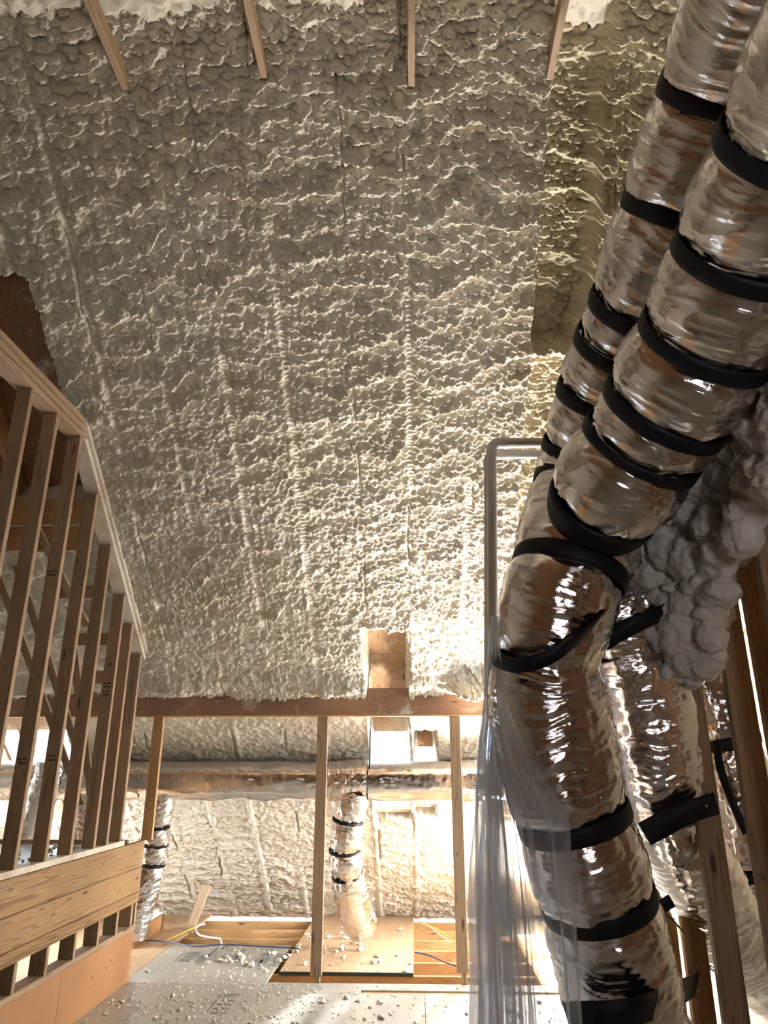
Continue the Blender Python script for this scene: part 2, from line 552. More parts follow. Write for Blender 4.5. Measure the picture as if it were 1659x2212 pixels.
# ------------------------------------------------------------------ spray foam relief
BAY = 0.406
BAY0 = -0.40          # a rafter line runs at X = BAY0 + k*BAY
def foam_relief(u, v, seed=0, amp=1.0, terr=1.0):
    wx = u + 0.05 * (fbm(u * 5, v * 5, seed + 1, 3) - 0.5)
    wy = v + 0.05 * (fbm(u * 5, v * 5, seed + 2, 3) - 0.5)
    big = 0.055 * (fbm(u * 1.7, v * 2.8, seed + 3, 3) - 0.5)
    bay = np.floor((u - BAY0) / BAY)
    t = v / 0.19 + 1.9 * vn(u * 2.1 + bay * 7.3, v * 1.1, seed + 4) + 0.8 * vn(u * 7, v * 2, seed + 6) + h2(bay, bay * 0, seed + 8)
    f = t - np.floor(t)
    row = h2(np.floor(t), bay, seed + 12)
    saw = f ** 1.6 * (1 - sstep(0.86, 1.0, f))
    tr = 0.042 * saw * (0.35 + 0.9 * row) * terr
    def lumps(cx, cy, sd, sh):
        a, b_, dx, dy, cid = worley(wx / cx + sh, wy / cy, sd)
        return np.sqrt(np.clip(1 - (a / 0.88) ** 2, 0, 1)) * (0.70 + 0.55 * dy) * (0.5 + 0.8 * cid)
    top = 1 - sstep(0.4, 3.0, v)
    dL = lumps(0.064, 0.052, seed + 20, 0)
    dM = lumps(0.038, 0.031, seed + 25, 7.7)
    dS = lumps(0.021, 0.018, seed + 30, 3.1)
    mod = sstep(0.3, 0.7, fbm(u * 2.3, v * 2.3, seed + 40, 2))
    h = big * 1.2 + tr * 0.85 + dL * (0.018 + 0.034 * top) * (0.7 + 0.6 * mod) + dM * 0.030 * (1.2 - 0.5 * mod) + dS * 0.013
    return h * amp
def rafter_lines(u, v, h, seed=0):
    """narrow smoother strips over the rafters with open cracks on one flank"""
    k = np.round((u - BAY0) / BAY)
    c = BAY0 + k * BAY + 0.012 * (vn(v * 2.0, k * 3.3, seed + 61) - 0.5)
    d = u - c
    pres = sstep(0.35, 0.6, vn(v * 0.9 + k * 9.1, k * 1.7, seed + 62))
    strip = np.exp(-(d / 0.024) ** 4) * pres
    big = 0.05 * (fbm(u * 1.7, v * 2.8, seed + 3, 3) - 0.5)
    flat = big + 0.030 + 0.004 * np.sin(v * 210 + 6 * vn(u * 20, v * 9, seed + 63)) + 0.005 * fbm(u * 40, v * 40, seed + 64, 2)
    h = h * (1 - 0.85 * strip) + flat * 0.85 * strip
    side = np.where(h2(k, k * 0, seed + 65) > 0.5, 1.0, -1.0)
    cr = (0.4 + 0.6 * vn(v * 9, k, seed + 68)) * sstep(0.66, 0.76, vn(v * 3.4 + k * 5.7, k * 2.9 + 40, seed + 66))
    d2 = d - side * 0.031 + 0.016 * (vn(v * 14, k, seed + 67) - 0.5)
    h = h - 0.045 * cr * np.exp(-(d2 / 0.0065) ** 2)
    return h

HOLES = []
def edge_noise(u, v):
    return 0.035 * (fbm(u * 9, v * 9, 91, 3) - 0.5) + 0.016 * (fbm(u * 30, v * 30, 92, 2) - 0.5)
def hole_mask(u, v):
    """signed distance (positive inside) to the bare bays left without foam"""
    best = np.full(np.shape(u), -9.0)
    e = edge_noise(u, v)
    for (x0, x1, y0, y1) in HOLES:
        v0, v1 = yv(y0), yv(y1)
        s = np.minimum(np.minimum(u - x0, x1 - u), np.minimum(v - v0, v1 - v))
        best = np.maximum(best, s)
    return best + e
HOLES += [(-0.40, -0.045, 5.80, 7.67), (0.0, 0.20, 6.70, 7.62), (-4.05, -3.20, 6.42, 7.75), (0.64, 2.35, 6.70, 7.70), (-3.6, -2.36, 3.60, 4.86)]  # fourth hole is hidden behind the ducts and made wide to admit light

def foam_slope(name, u0, u1, v0, v1, du, dv, parent=None, seed=0, amp=1.0, base=0.0, recess=True):
    nu = int((u1 - u0) / du) + 1; nv = int((v1 - v0) / dv) + 1
    U, V = np.meshgrid(np.linspace(u0, u1, nu), np.linspace(v0, v1, nv), indexing='ij')
    h = foam_relief(U, V, seed, amp)
    h = rafter_lines(U, V, h, seed)
    Y = vy(V)
    # lobes that sag over the header
    lobe = np.clip((vn(U * 2.3 + 3.7, U * 0, 81) - 0.42) * 2.2, 0, 1) + 0.35 * vn(U * 9, U * 0, 82)
    h = h + 0.15 * lobe * np.exp(-((V - yv(6.24)) / 0.07) ** 2)
    if recess:
        # the bay beside the ducts was sprayed thinner, with one thick cross pass
        eg = 0.02 * (fbm(V * 6, U * 2, 71, 2) - 0.5) + 0.012 * (vn(V * 22, U * 3, 72) - 0.5)
        rec = sstep(0.775, 0.80, U + eg) * (1 - sstep(1.02, 1.13, U + eg + 0.06 * (vn(V * 3, U, 73) - 0.5)))
        rec = rec * (1 - 0.85 * np.exp(-((V - yv(4.05)) / 0.05) ** 2)) * (1 - sstep(yv(5.0), yv(5.4), V))
        h = h - 0.17 * rec
    hm = hole_mask(U, V)
    cut = sstep(-0.012, 0.03, hm)
    h = h * (1 - cut) - 0.20 * cut
    # ridge rounding
    over = np.clip(h, -0.1, 0.2)
    VV = V + 0.5 * np.clip(h - 0.02, -0.02, 0.09) * (1 - cut)
    P = np.zeros(U.shape + (3,))
    P[..., 0] = U
    P[..., 1] = RIDGE_Y; P[..., 2] = RIDGE_Z
    P += VV[..., None] * SL_T + (h + base)[..., None] * SL_N
    inside = hm > 0.035
    keep = ~(inside[:-1, :-1] & inside[1:, :-1] & inside[1:, 1:] & inside[:-1, 1:])
    # stop at the floor
    zc = P[..., 2]
    low = zc < -0.02
    keep &= ~(low[:-1, :-1] & low[1:, :-1] & low[1:, 1:] & low[:-1, 1:])
    tint = sstep(0.77, 0.82, U) * (1 - sstep(yv(5.3), yv(6.0), V)) * (0.75 + 0.25 * fbm(U * 4, V * 4, 77, 2))
    return grid_mesh(name, P, keep, 'foam', parent, attr=tint)

ceiling = foam_slope('ceiling', -2.62, 1.5, -0.28, yv(6.50), 0.0068, 0.0066)
tag(ceiling, 'main roof slope covered in cream sprayed foam above the room', kind='structure')
tag(foam_slope('foam_lower_slope', -4.6, 2.75, yv(6.50) - 0.03, yv(9.02), 0.0105, 0.0105, ceiling, amp=0.52, base=0.008), 'lower foam slope behind the header', kind=None)
foam_slope('foam_side_slope', -4.6, -2.60, -0.1, yv(6.50), 0.016, 0.015, ceiling, base=-0.01)
foam_slope('foam_far_right_slope', 1.48, 2.75, -0.1, yv(6.50), 0.03, 0.03, ceiling, recess=False)

# sheathing and rafters that show where the bays are bare
DECK = 0.185
def on_slope(x, y, depth=0.0):
    """point on the roof plane at X, plane-Y, pushed 'depth' outwards"""
    p = np.array([x, RIDGE_Y, RIDGE_Z]) + yv(y) * SL_T - depth * SL_N
    return Vector(p)
def sheath(x0, x1, y0, y1, mat='sheathing', d=DECK):
    a = on_slope((x0 + x1) / 2, y0, d + 0.006); b_ = on_slope((x0 + x1) / 2, y1, d + 0.006)
    return board('sheathing_panel', a, b_, x1 - x0, 0.012, mat, ceiling, up=-SL_N, c=0.001)
def rafter(x, y0, y1, mat='sheathing', d0=0.0, d1=DECK):
    a = on_slope(x, y0, (d0 + d1) / 2); b_ = on_slope(x, y1, (d0 + d1) / 2)
    return board('rafter', a, b_, 0.038, d1 - d0, mat, ceiling, up=-SL_N)
sheath(-0.50, 0.02, 5.60, 6.16); sheath(-0.50, 0.02, 6.163, 6.63); sheath(-0.50, 0.02, 6.633, 6.90)
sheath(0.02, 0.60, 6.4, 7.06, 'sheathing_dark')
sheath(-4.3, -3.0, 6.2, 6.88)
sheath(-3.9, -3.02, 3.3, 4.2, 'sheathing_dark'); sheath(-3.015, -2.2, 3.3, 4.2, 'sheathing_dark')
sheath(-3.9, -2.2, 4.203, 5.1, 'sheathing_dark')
sheath(0.62, 2.4, 6.4, 6.86)
rafter(-0.42, 5.5, 7.9); rafter(-0.022, 5.7, 7.9, d0=0.05); rafter(-3.66, 6.3, 7.9, d0=0.03)
rafter(-2.95, 3.4, 5.0, 'stud_orange', d0=0.06)
for x0, x1, yb in ((-0.40, -0.04, 7.62), (0.0, 0.42, 7.56), (-4.1, -3.2, 7.72), (0.6, 2.4, 7.68)):
    pa = on_slope(x0, yb, 0.09); pb = on_slope(x1, yb, 0.09)
    board('sill_board', pa, pb, 0.04, 0.14, 'sheathing', ceiling, up=-SL_N)
    pa = on_slope(x0, yb - 0.78, DECK - 0.03); pb = on_slope(x1, yb - 0.78, DECK - 0.03)
# roof deck outside, closing the shell round the openings (open bays stay open)
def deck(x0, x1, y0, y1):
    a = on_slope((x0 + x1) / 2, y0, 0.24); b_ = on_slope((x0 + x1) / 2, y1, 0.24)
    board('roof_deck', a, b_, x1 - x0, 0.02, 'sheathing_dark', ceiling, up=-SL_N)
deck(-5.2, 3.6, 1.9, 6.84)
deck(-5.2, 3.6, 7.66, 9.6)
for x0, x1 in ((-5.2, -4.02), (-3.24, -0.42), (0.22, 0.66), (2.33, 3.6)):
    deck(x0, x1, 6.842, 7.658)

# opposite slope, beyond the ridge, behind the camera
def back_slope():
    nu, nv = 420, 90
    u0, u1 = -4.6, 2.75
    U, V = np.meshgrid(np.linspace(u0, u1, nu), np.linspace(-0.22, 1.3, nv), indexing='ij')
    h = rafter_lines(U, V, foam_relief(U, V, 5, 1.25), 5)
    a = math.atan(0.75)
    t = np.array([0, -math.cos(a), -math.sin(a)]); nn = np.array([0, math.sin(a), -math.cos(a)])
    P = np.zeros(U.shape + (3,)); P[..., 0] = U; P[..., 1] = RIDGE_Y + 0.02; P[..., 2] = RIDGE_Z + 0.07
    P[..., 2] += 0.55 * np.clip(V, 0, 0.75)
    P += V[..., None] * t + h[..., None] * nn
    o = grid_mesh('ceiling', P, None, 'foam')
    tag(o, 'opposite roof slope of sprayed foam beyond the ridge', kind='structure')
    U, V = np.meshgrid(np.linspace(u0, u1, 120), np.linspace(1.28, 7.6, 110), indexing='ij')
    h = 0.05 * (fbm(U * 4, V * 4, 3, 3) - 0.5)
    P = np.zeros(U.shape + (3,)); P[..., 0] = U; P[..., 1] = RIDGE_Y; P[..., 2] = RIDGE_Z + 0.07 + 0.4125
    P += V[..., None] * t + h[..., None] * nn
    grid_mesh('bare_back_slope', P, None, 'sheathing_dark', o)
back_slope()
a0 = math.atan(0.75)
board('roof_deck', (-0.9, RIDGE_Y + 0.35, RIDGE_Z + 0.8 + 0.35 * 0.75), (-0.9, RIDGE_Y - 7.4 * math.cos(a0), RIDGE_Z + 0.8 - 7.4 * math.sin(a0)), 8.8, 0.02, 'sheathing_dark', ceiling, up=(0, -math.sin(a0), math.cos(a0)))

# end walls
def foam_wall(name, O, eu, ev, lu, lv, nu, nv, nrm, label, seed, keepf=None, amp=1.3, mat='foam'):
    U, V = np.meshgrid(np.linspace(0, lu, nu), np.linspace(0, lv, nv), indexing='ij')
    h = foam_relief(U + seed, V, seed, amp)
    P = np.array(O)[None, None, :] + U[..., None] * np.array(eu) + V[..., None] * np.array(ev) + h[..., None] * np.array(nrm)
    keep = None
    if keepf is not None:
        kk = keepf(P)
        keep = kk[:-1, :-1] | kk[1:, 1:]
    o = grid_mesh(name, P, keep, mat)
    return tag(o, label, kind='structure')
foam_wall('wall_right', (2.70, 2.2, 5.9), (0, 1, 0), (0, 0, -1), 7.2, 6.2, 300, 220, (-1, 0, 0), 'foam covered end wall behind the right hand studs', 12,
          keepf=lambda P: (P[..., 2] < roof_z(P[..., 1]) + 0.25) & ~((P[..., 1] > 4.9) & (P[..., 1] < 6.1) & (P[..., 2] > 0.95) & (P[..., 2] < 2.0)) & ~((P[..., 1] > 6.48) & (P[..., 1] < 7.32) & (P[..., 2] > 0.4) & (P[..., 2] < 1.38)))  # both cut-outs are added, unseen openings for the lamps outside
foam_wall('wall_left', (-4.55, -4.0, 6.2), (0, 1, 0), (0, 0, -1), 13.2, 6.5, 160, 90, (1, 0, 0), 'foam covered end wall beyond the platform', 14,
          keepf=lambda P: (P[..., 2] < np.minimum(roof_z(P[..., 1]), RIDGE_Z + 0.6 - 0.75 * (RIDGE_Y - P[..., 1])) + 0.25) & ~((P[..., 1] > 6.48) & (P[..., 1] < 7.32) & (P[..., 2] > 0.4) & (P[..., 2] < 1.38)))  # the cut-out is added to let the left eave lamp in
foam_wall('wall_right', (2.68, -4.0, 6.2), (0, 1, 0), (0, 0, -1), 7.2, 6.5, 60, 60, (-1, 0, 0), 'bare sheathed end wall beside and behind the camera', 15, amp=0.2, mat='sheathing_dark')
wb_ = foam_wall('wall_back', (-4.6, -1.8, 5.4), (1, 0, 0), (0, 0, -1), 7.4, 5.7, 90, 70, (0, 1, 0), 'bare sheathed wall with a window behind the camera', 16, amp=0.2, mat='sheathing_dark',
          keepf=lambda P: ~((abs(P[..., 0] - 0.7) < 0.34) & (abs(P[..., 2] - 1.6) < 0.40)))

# ------------------------------------------------------------------ floor
floor = tag(empty('floor'), 'dusty subfloor sheets over open joists', kind='structure')
TH = 0.019
def sheet(x0, x1, y0, y1, mat='subfloor'):
    return slab('floor_sheet', x0, x1, y0, y1, -TH, 0.0, mat, floor, c=0.002)
XL, XM = -2.28, -1.17
sheet(XL, XM, 6.30, 7.55); sheet(XL, XM, 3.86, 6.297); sheet(XL, XM, 1.4, 3.857); sheet(XL, XM, -4.0, 1.397)
sheet(XM + 0.003, 0.05, 4.4, 6.11); sheet(0.053, 1.27, 4.4, 6.11)
sheet(XM + 0.003, -0.42, 6.113, 6.37); sheet(-0.42, 1.27, 6.20, 6.37)
sheet(XM + 0.003, 0.05, 1.96, 4.397); sheet(0.053, 1.27, 1.96, 4.397); sheet(XM + 0.003, 1.27, -4.0, 1.957)
sheet(1.273, 2.8, -4.0, 6.4); sheet(2.25, 2.8, 6.403, 9.0); sheet(0.72, 2.247, 8.1, 9.0)
sheet(XM + 0.05, -0.03, 6.66, 9.0, 'subfloor_raw')
sheet(-4.6, XL - 0.003, -4.0, 3.0); sheet(-4.6, XL - 0.003, 3.003, 9.0, 'subfloor_raw')
for y in (5.60, 6.01, 6.245, 6.655, 7.06, 7.47, 7.88, 8.28, 8.68):
    if 6.4 < y < 8.1:
        slab('joist', -4.6, 0.95, y - 0.0, y + 0.038, -0.26, -TH, 'stud_orange', floor)
        slab('joist', 2.25, 2.75, y - 0.0, y + 0.038, -0.26, -TH, 'stud_orange', floor)
    else:
        slab('joist', -4.6, 2.75, y - 0.0, y + 0.038, -0.26, -TH, 'stud_orange', floor)
slab('gasket_strip', XM + 0.05, -0.03, 6.648, 6.66, -0.021, 0.006, 'gasket', floor)
slab('ceiling_board_below', -4.6, 0.94, -4.0, 9.3, -0.29, -0.265, 'subfloor_raw', floor)
slab('ceiling_board_below', 0.942, 2.75, -4.0, 6.4, -0.29, -0.265, 'subfloor_raw', floor)
# unseen shaft added in the far corner so a lamp below can graze the foam
slab('added_shaft_trimmer', 0.95, 0.988, 6.4, 8.1, -0.29, 0.0, 'stud_orange', floor)
slab('added_shaft_trimmer', 2.212, 2.25, 6.4, 8.1, -0.29, 0.0, 'stud_orange', floor)
slab('added_shaft_wall', 0.93, 0.948, 6.3, 8.2, -1.9, -0.291, 'foam_white', floor)
slab('added_shaft_wall', 2.252, 2.27, 6.3, 8.2, -1.9, -0.291, 'foam_white', floor)
slab('added_shaft_wall', 0.93, 2.27, 6.28, 6.298, -1.9, -0.291, 'foam_white', floor)
slab('added_shaft_wall', 0.93, 2.27, 8.202, 8.22, -1.9, -0.291, 'foam_white', floor)
slab('added_shaft_floor', 0.93, 2.27, 6.28, 8.22, -1.92, -1.902, 'subfloor_raw', floor)
slab('joist', -0.52, 1.2, 6.112, 6.198, -0.10, -0.012, 'stud_orange', floor)
# printed stamps on the sheets
def stamp(px0, py0, w, l, parts):
    p = at_z(px0, py0, 0.0005)
    for (a, b_, c_, d_) in parts:
        x0, x1, y0, y1 = p.x + a * w, p.x + b_ * w, p.y + c_ * l, p.y + d_ * l
        mesh_obj('printed_stamp', [(x0, y0, 0.0008), (x1, y0, 0.0008), (x1, y1, 0.0008), (x0, y1, 0.0008)], [(0, 1, 2, 3)], 'ink_grey', floor, False)
stamp(374, 2078, 0.30, 0.36, [(0, 0.04, 0, 1), (0.96, 1, 0, 1), (0.12, 0.5, 0.02, 0.3), (0.14, 0.48, 0.34, 0.62), (0.12, 0.5, 0.66, 0.98), (0.6, 0.85, 0, 0.7)])
stamp(540, 2087, 0.24, 0.42, [(0.0, 0.18, 0, 0.2), (0.0, 0.3, 0.24, 0.5), (0.05, 0.5, 0.5, 0.74), (0.1, 0.5, 0.78, 1.0), (0.22, 0.5, 0.0, 0.5), (0.58, 1.0, 0, 1)])
stamp(447, 2065, 0.03, 0.3, [(0, 1, 0, 1)]); stamp(505, 2072, 0.03, 0.36, [(0, 1, 0, 1)])
stamp(440, 2190, 0.16, 0.45, [(0, 0.1, 0, 1), (0.2, 0.9, 0, 0.1), (0.2, 0.9, 0.2, 0.3), (0.2, 0.9, 0.4, 0.5), (0.2, 0.9, 0.6, 0.7), (0.2, 0.9, 0.85, 1)])

# ------------------------------------------------------------------ header frame with posts
HY = 6.37
frame = tag(empty('header_frame', (-0.8, HY, 0)), 'dark reddish header beam carried on three slim wooden posts', 'timber frame')
board('header_beam', (-4.5, HY + 0.02, 2.105), (0.62, HY + 0.02, 2.105), 0.09, 0.22, 'header', frame)
board('header_bottom_plate', (-4.5, HY + 0.02, 1.987), (0.60, HY + 0.02, 1.987), 0.092, 0.016, 'stud_orange', frame)
for px, z0 in ((690, 0.045), (991, 0.08), (0, 1.0)):
    if px:
        p = at_y(px, 1835, HY)
        x = p.x
    else:
        x = -2.215
    m_ = 'stud' if px else 'stud_orange'
    board('post', (x, HY, z0), (x, HY, 1.979), 0.038, 0.089, m_, frame, up=(1, 0, 0))
    if px:
        board('post_foot', (x + 0.012, HY + 0.01, 0.001), (x + 0.012, HY + 0.01, z0), 0.035, 0.04, 'stud', frame, up=(1, 0, 0))

# ------------------------------------------------------------------ collar ties at the top of the slope
ties = [((285, 228), 'pine collar tie farthest left under the ridge'),
        ((578, 208), 'pine collar tie second from left under the ridge'),
        ((889, 232), 'pine collar tie third from left under the ridge'),
        ((1181, 205), 'pine collar tie farthest right, beside the yellower foam bay')]
for k, ((px, py), lab) in enumerate(ties):
    d = ray(px, py)
    t = (RZ0 - EYE) / (d.z + RT * d.y)
    p = CAMLOC + d * t
    o = board('collar_tie', (p.x, p.y + 0.10, p.z + 0.045), (p.x, 1.7, p.z + 0.045), 0.038, 0.089, 'stud', None)
    tag(o, lab, 'rafter tie', 'collar ties under the ridge')

# ------------------------------------------------------------------ left stud wall on the platform
KX = -2.24
PZ = 1.0
swall = tag(empty('wall_left', (KX, 5, PZ)), 'open stud wall on the raised platform, plates following the roof', kind='structure')
tops = 3.70
stud_y = [3.0, 3.34, 3.68, 4.00, 4.34, 4.69, 5.03, 5.39, 5.61, 5.86]
for i, y in enumerate(stud_y):
    zt = min(tops, roof_z(y) - 0.16)
    if y > 5.7:
        zt = roof_z(y) - 0.16
    board('stud', (KX - 0.045, y, PZ + 0.038), (KX - 0.045, y, zt), 0.038, 0.089, 'stud', swall, up=(1, 0, 0))
board('bottom_plate', (KX - 0.045, 1.0, PZ + 0.019), (KX - 0.045, 5.95, PZ + 0.019), 0.089, 0.038, 'sprayed', swall)
board('top_plate', (KX - 0.05, 1.5, tops + 0.02), (KX - 0.05, 4.40, tops + 0.02), 0.12, 0.038, 'stud', swall)
board('top_plate', (KX - 0.035, 1.5, tops + 0.06), (KX - 0.035, 4.36, tops + 0.06), 0.12, 0.036, 'stud', swall)
board('top_plate', (KX - 0.02, 1.5, tops + 0.098), (KX - 0.02, 4.30, tops + 0.098), 0.12, 0.032, 'stud', swall)
a = Vector((KX - 0.045, 4.32, roof_z(4.32) - 0.125)); b_ = Vector((KX - 0.045, 5.93, roof_z(5.93) - 0.125))
board('rake_plate', a, b_, 0.11, 0.038, 'sprayed', swall, up=-SL_N)
board('rake_plate', a + Vector((0.02, 0, 0.05)), b_ + Vector((0.02, 0, 0.05)), 0.11, 0.038, 'sprayed', swall, up=-SL_N)
# blocking, purlins and thin braces beyond the studs
for y, z, m_ in ((4.72, 3.30, 'stud_orange'), (4.74, 3.10, 'stud_orange'), (5.2, 2.82, 'stud'), (5.55, 2.52, 'stud'), (5.85, 2.26, 'stud')):
    board('blocking', (KX - 1.6 if y < 4.8 else KX - 0.42, y, z), (KX - 0.09, y, z), 0.038, 0.18 if y < 4.8 else 0.10, m_, swall)
for (x0, y0, z0, x1, y1, z1) in ((-2.62, 4.55, 3.20, -2.40, 5.15, 2.55), (-2.75, 4.7, 2.9, -2.5, 5.6, 1.6), (-3.0, 4.9, 2.9, -2.6, 5.9, 1.3), (-2.44, 5.0, 2.5, -2.40, 5.7, 1.2)):
    board('brace', (x0, y0, z0), (x1, y1, z1), 0.018, 0.06, 'stud', swall, up=(1, 0, 0))
# mill marks stamped on the studs
def text(name, s, size, M, mat, parent):
    cu = bpy.data.curves.new(name, 'FONT')
    cu.body = s
    cu.size = size
    cu.align_x = 'CENTER'; cu.align_y = 'CENTER'
    cu.extrude = 0.0002
    cu.materials.append(MATS[mat])
    tmp = bpy.data.objects.new(name, cu)
    C.objects.link(tmp)
    me = bpy.data.meshes.new_from_object(tmp)
    bpy.data.objects.remove(tmp, do_unlink=True)
    if not me.materials:
        me.materials.append(MATS[mat])
    o = bpy.data.objects.new(name, me)
    o.matrix_basis = M
    link(o, parent)
    return o
def face_mat(x, y, z):
    M = Matrix(((1, 0, 0), (0, 0, -1), (0, 1, 0))).to_4x4()
    M.translation = (x, y, z)
    return M
text('mill_mark', 'LS', 0.045, face_mat(KX - 0.05, 5.39 - 0.0205, 2.30), 'ink', swall)
for y, z in ((4.34, 2.75), (4.34, 1.62), (4.69, 1.64), (5.39, 2.16), (5.39, 2.1)):
    for dx, dz, w_ in ((-0.02, 0, 0.022), (0.012, 0.004, 0.026), (0.0, -0.022, 0.05)):
        x = KX - 0.045 + dx; yy = y - 0.0195
        mesh_obj('mill_mark', [(x - w_ / 2, yy, z + dz - 0.005), (x + w_ / 2, yy, z + dz - 0.005), (x + w_ / 2, yy, z + dz + 0.006), (x - w_ / 2, yy, z + dz + 0.006)], [(0, 1, 2, 3)], 'ink', swall, False)

# ------------------------------------------------------------------ raised platform
plat = tag(empty('raised_platform', (KX, 5, 0)), 'raised timber platform faced with rim boards, cripple studs and plywood', 'platform')
Y0, Y1 = 2.2, HY - 0.02
zA, zB, zC, zD = 0.36, 0.62, 0.80, 0.995
slab('plywood_panel', KX - 0.02, KX, Y0, 5.12, 0.0, zA, 'ply', plat)
slab('plywood_panel', KX - 0.02, KX, 5.124, Y1, 0.0, zA, 'ply', plat)
board('sole_plate', (KX - 0.04, Y0, zA + 0.019), (KX - 0.04, Y1, zA + 0.019), 0.10, 0.038, 'stud', plat)
for y in (3.3, 3.75, 4.13, 4.5, 4.87, 5.25, 5.62, 5.95, 6.24, 6.32):
    board('cripple_stud', (KX - 0.04, y, zA + 0.038), (KX - 0.04, y, zB - 0.07), 0.035, 0.10, 'stud', plat, up=(1, 0, 0))
board('double_plate', (KX - 0.04, Y0, zB - 0.051), (KX - 0.04, Y1, zB - 0.051), 0.10, 0.036, 'rim', plat)
board('double_plate', (KX - 0.038, Y0, zB - 0.014), (KX - 0.038, Y1 + 0.01, zB - 0.014), 0.10, 0.036, 'rim', plat)
board('rim_board', (KX - 0.02, Y0, (zB + zC) / 2 + 0.003), (KX - 0.02, Y1 + 0.03, (zB + zC) / 2 + 0.003), 0.044, zC - zB - 0.003, 'rim', plat)
board('rim_board', (KX - 0.02, Y0, (zC + zD) / 2 + 0.003), (KX - 0.02, Y1 + 0.04, (zC + zD) / 2 + 0.003), 0.044, zD - zC - 0.003, 'rim', plat)
slab('deck_sheet', -4.36, KX - 0.045, 1.0, 3.7, 0.965, 0.993, 'subfloor', plat)
slab('deck_sheet', -4.36, KX - 0.045, 3.703, 6.1, 0.965, 0.993, 'subfloor', plat)
board('deck_edge_board', (-4.36, 6.16, 0.97), (KX - 0.05, 6.16, 0.97), 0.038, 0.10, 'stud', plat)
board('deck_edge_board', (-4.36, 6.30, 0.93), (KX - 0.05, 6.30, 0.93), 0.038, 0.09, 'stud', plat)

# ------------------------------------------------------------------ flexible ducts
def jacket(name, pts, straps, parent, n, m, seed, dust=1.0, dustdir=(-0.55, 0.45, 0.70), wr=1.0, bulge=0.05, strap_w=0.03):
    """pts rows: x y z r ; straps: list of arc-length fractions where the jacket is pulled in"""
    P, s = catmull(pts, n)
    L = s[-1]
    T, N, B = frames(P)
    th = np.linspace(0, 2 * math.pi, m, endpoint=False)
    S, TH_ = np.meshgrid(s, th, indexing='ij')
    R = P[:, 3][:, None] * np.ones_like(S)
    sd = np.full(S.shape, 9.0)
    for f in straps:
        sd = np.minimum(sd, np.abs(S - f * L))
    pinch = np.exp(-(sd / (0.035 + strap_w * 0.5)) ** 2) if len(straps) else 0 * S
    R = R * (1 + bulge * (1 - pinch)) - 0.010 * pinch
    cx, sx = np.cos(TH_), np.sin(TH_)
    a = TH_ / (2 * math.pi)
    tw = S + 0.05 * np.sin(TH_ + 1.7 * seed) + 0.04 * vn(cx * 2 + 9, sx * 2 + S * 4, seed)
    w1 = 1 - np.abs(2 * vn(tw * 34, cx * 2.2 + sx * 1.3 + 31, seed + 1) - 1)
    w2 = 1 - np.abs(2 * vn(tw * 74 + 3 * cx, cx * 5 + sx * 4 + 77, seed + 2) - 1)
    w3 = 1 - np.abs(2 * vn(S * 150 + 5 * sx, cx * 9 + sx * 8 + 50, seed + 3) - 1)
    near = np.exp(-(sd / 0.10) ** 2)
    F1, F2, dx, dy, cid = worley(S * 18, (cx * 3 + 40) + sx * 4.0, seed + 4)
    crump = (F2 - F1)
    lump = fbm(S * 4.5 + 5, cx * 1.3 + sx * 1.7 + 20, seed + 5, 3) - 0.5
    R = R + wr * (0.0060 * w1 ** 2 + 0.0036 * w2 ** 2 + 0.0009 * w3 - 0.006 * near * (1 - np.clip(crump, 0, 1)) * 0.5) + 0.03 * lump
    D = cx[..., None] * N[:, None, :] + sx[..., None] * B[:, None, :]
    Q = P[:, None, :3] + R[..., None] * D
    dd = np.array(dustdir) / np.linalg.norm(dustdir)
    att = dust * sstep(0.25, 1.0, D @ dd) * 0.44
    uv = np.stack([S, a * 6.28 * 0.2], axis=-1)
    o = grid_mesh(name, Q, None, 'foil', parent, wrap=True, attr=att, uv=np.stack([a * 1.3, S], axis=-1))
    return o, P, s, (T, N, B)
def strap_ring(P, s, fr, f, width, parent, lift=0.006, tilt=0.0, arc=(0, 1), name='strap', bulge=0.0):
    """a black band round the jacket at fraction f"""
    T, N, B = fr
    L = s[-1]
    m = 64
    th = np.linspace(2 * math.pi * arc[0], 2 * math.pi * arc[1], m)
    c0 = f * L
    prof = [(-width / 2, -0.003), (-width / 2, 0.0025), (-width * 0.2, 0.004), (width * 0.2, 0.004), (width / 2, 0.0025), (width / 2, -0.003)]
    Q = np.zeros((m, len(prof), 3))
    for i, t in enumerate(th):
        for j, (w, h) in enumerate(prof):
            sc_ = c0 + w + tilt * math.cos(t)
            px = np.array([np.interp(sc_, s, P[:, k]) for k in range(4)])
            k = min(len(s) - 1, max(0, int(round(sc_ / L * (len(s) - 1)))))
            d = math.cos(t) * N[k] + math.sin(t) * B[k]
            Q[i, j] = px[:3] + (px[3] + lift + h) * d
    return grid_mesh(name, Q, None, 'strap', parent)
def ribbon(name, pts, width, across, parent, th=0.004, n=40):
    """a flat webbing band along pts, 'across' = direction of its width"""
    P, s = catmull([tuple(p) for p in pts], n)
    T, N, B = frames(P)
    A = np.array(across, float)
    prof = [(-0.5, -0.5), (0.5, -0.5), (0.5, 0.5), (-0.5, 0.5), (-0.5, -0.5)]
    Q = np.zeros((n, 5, 3))
    for i in range(n):
        a = A - T[i] * A.dot(T[i]); a /= np.linalg.norm(a)
        nn = np.cross(T[i], a)
        for j, (x, y) in enumerate(prof):
            Q[i, j] = P[i, :3] + a * width * x + nn * th * y
    return grid_mesh(name, Q, None, 'strap', parent)
def path(rows):
    out = []
    for px, py, fwd, r in rows:
        p = at(px, py, fwd)
        out.append((p.x, p.y, p.z, r))
    return out
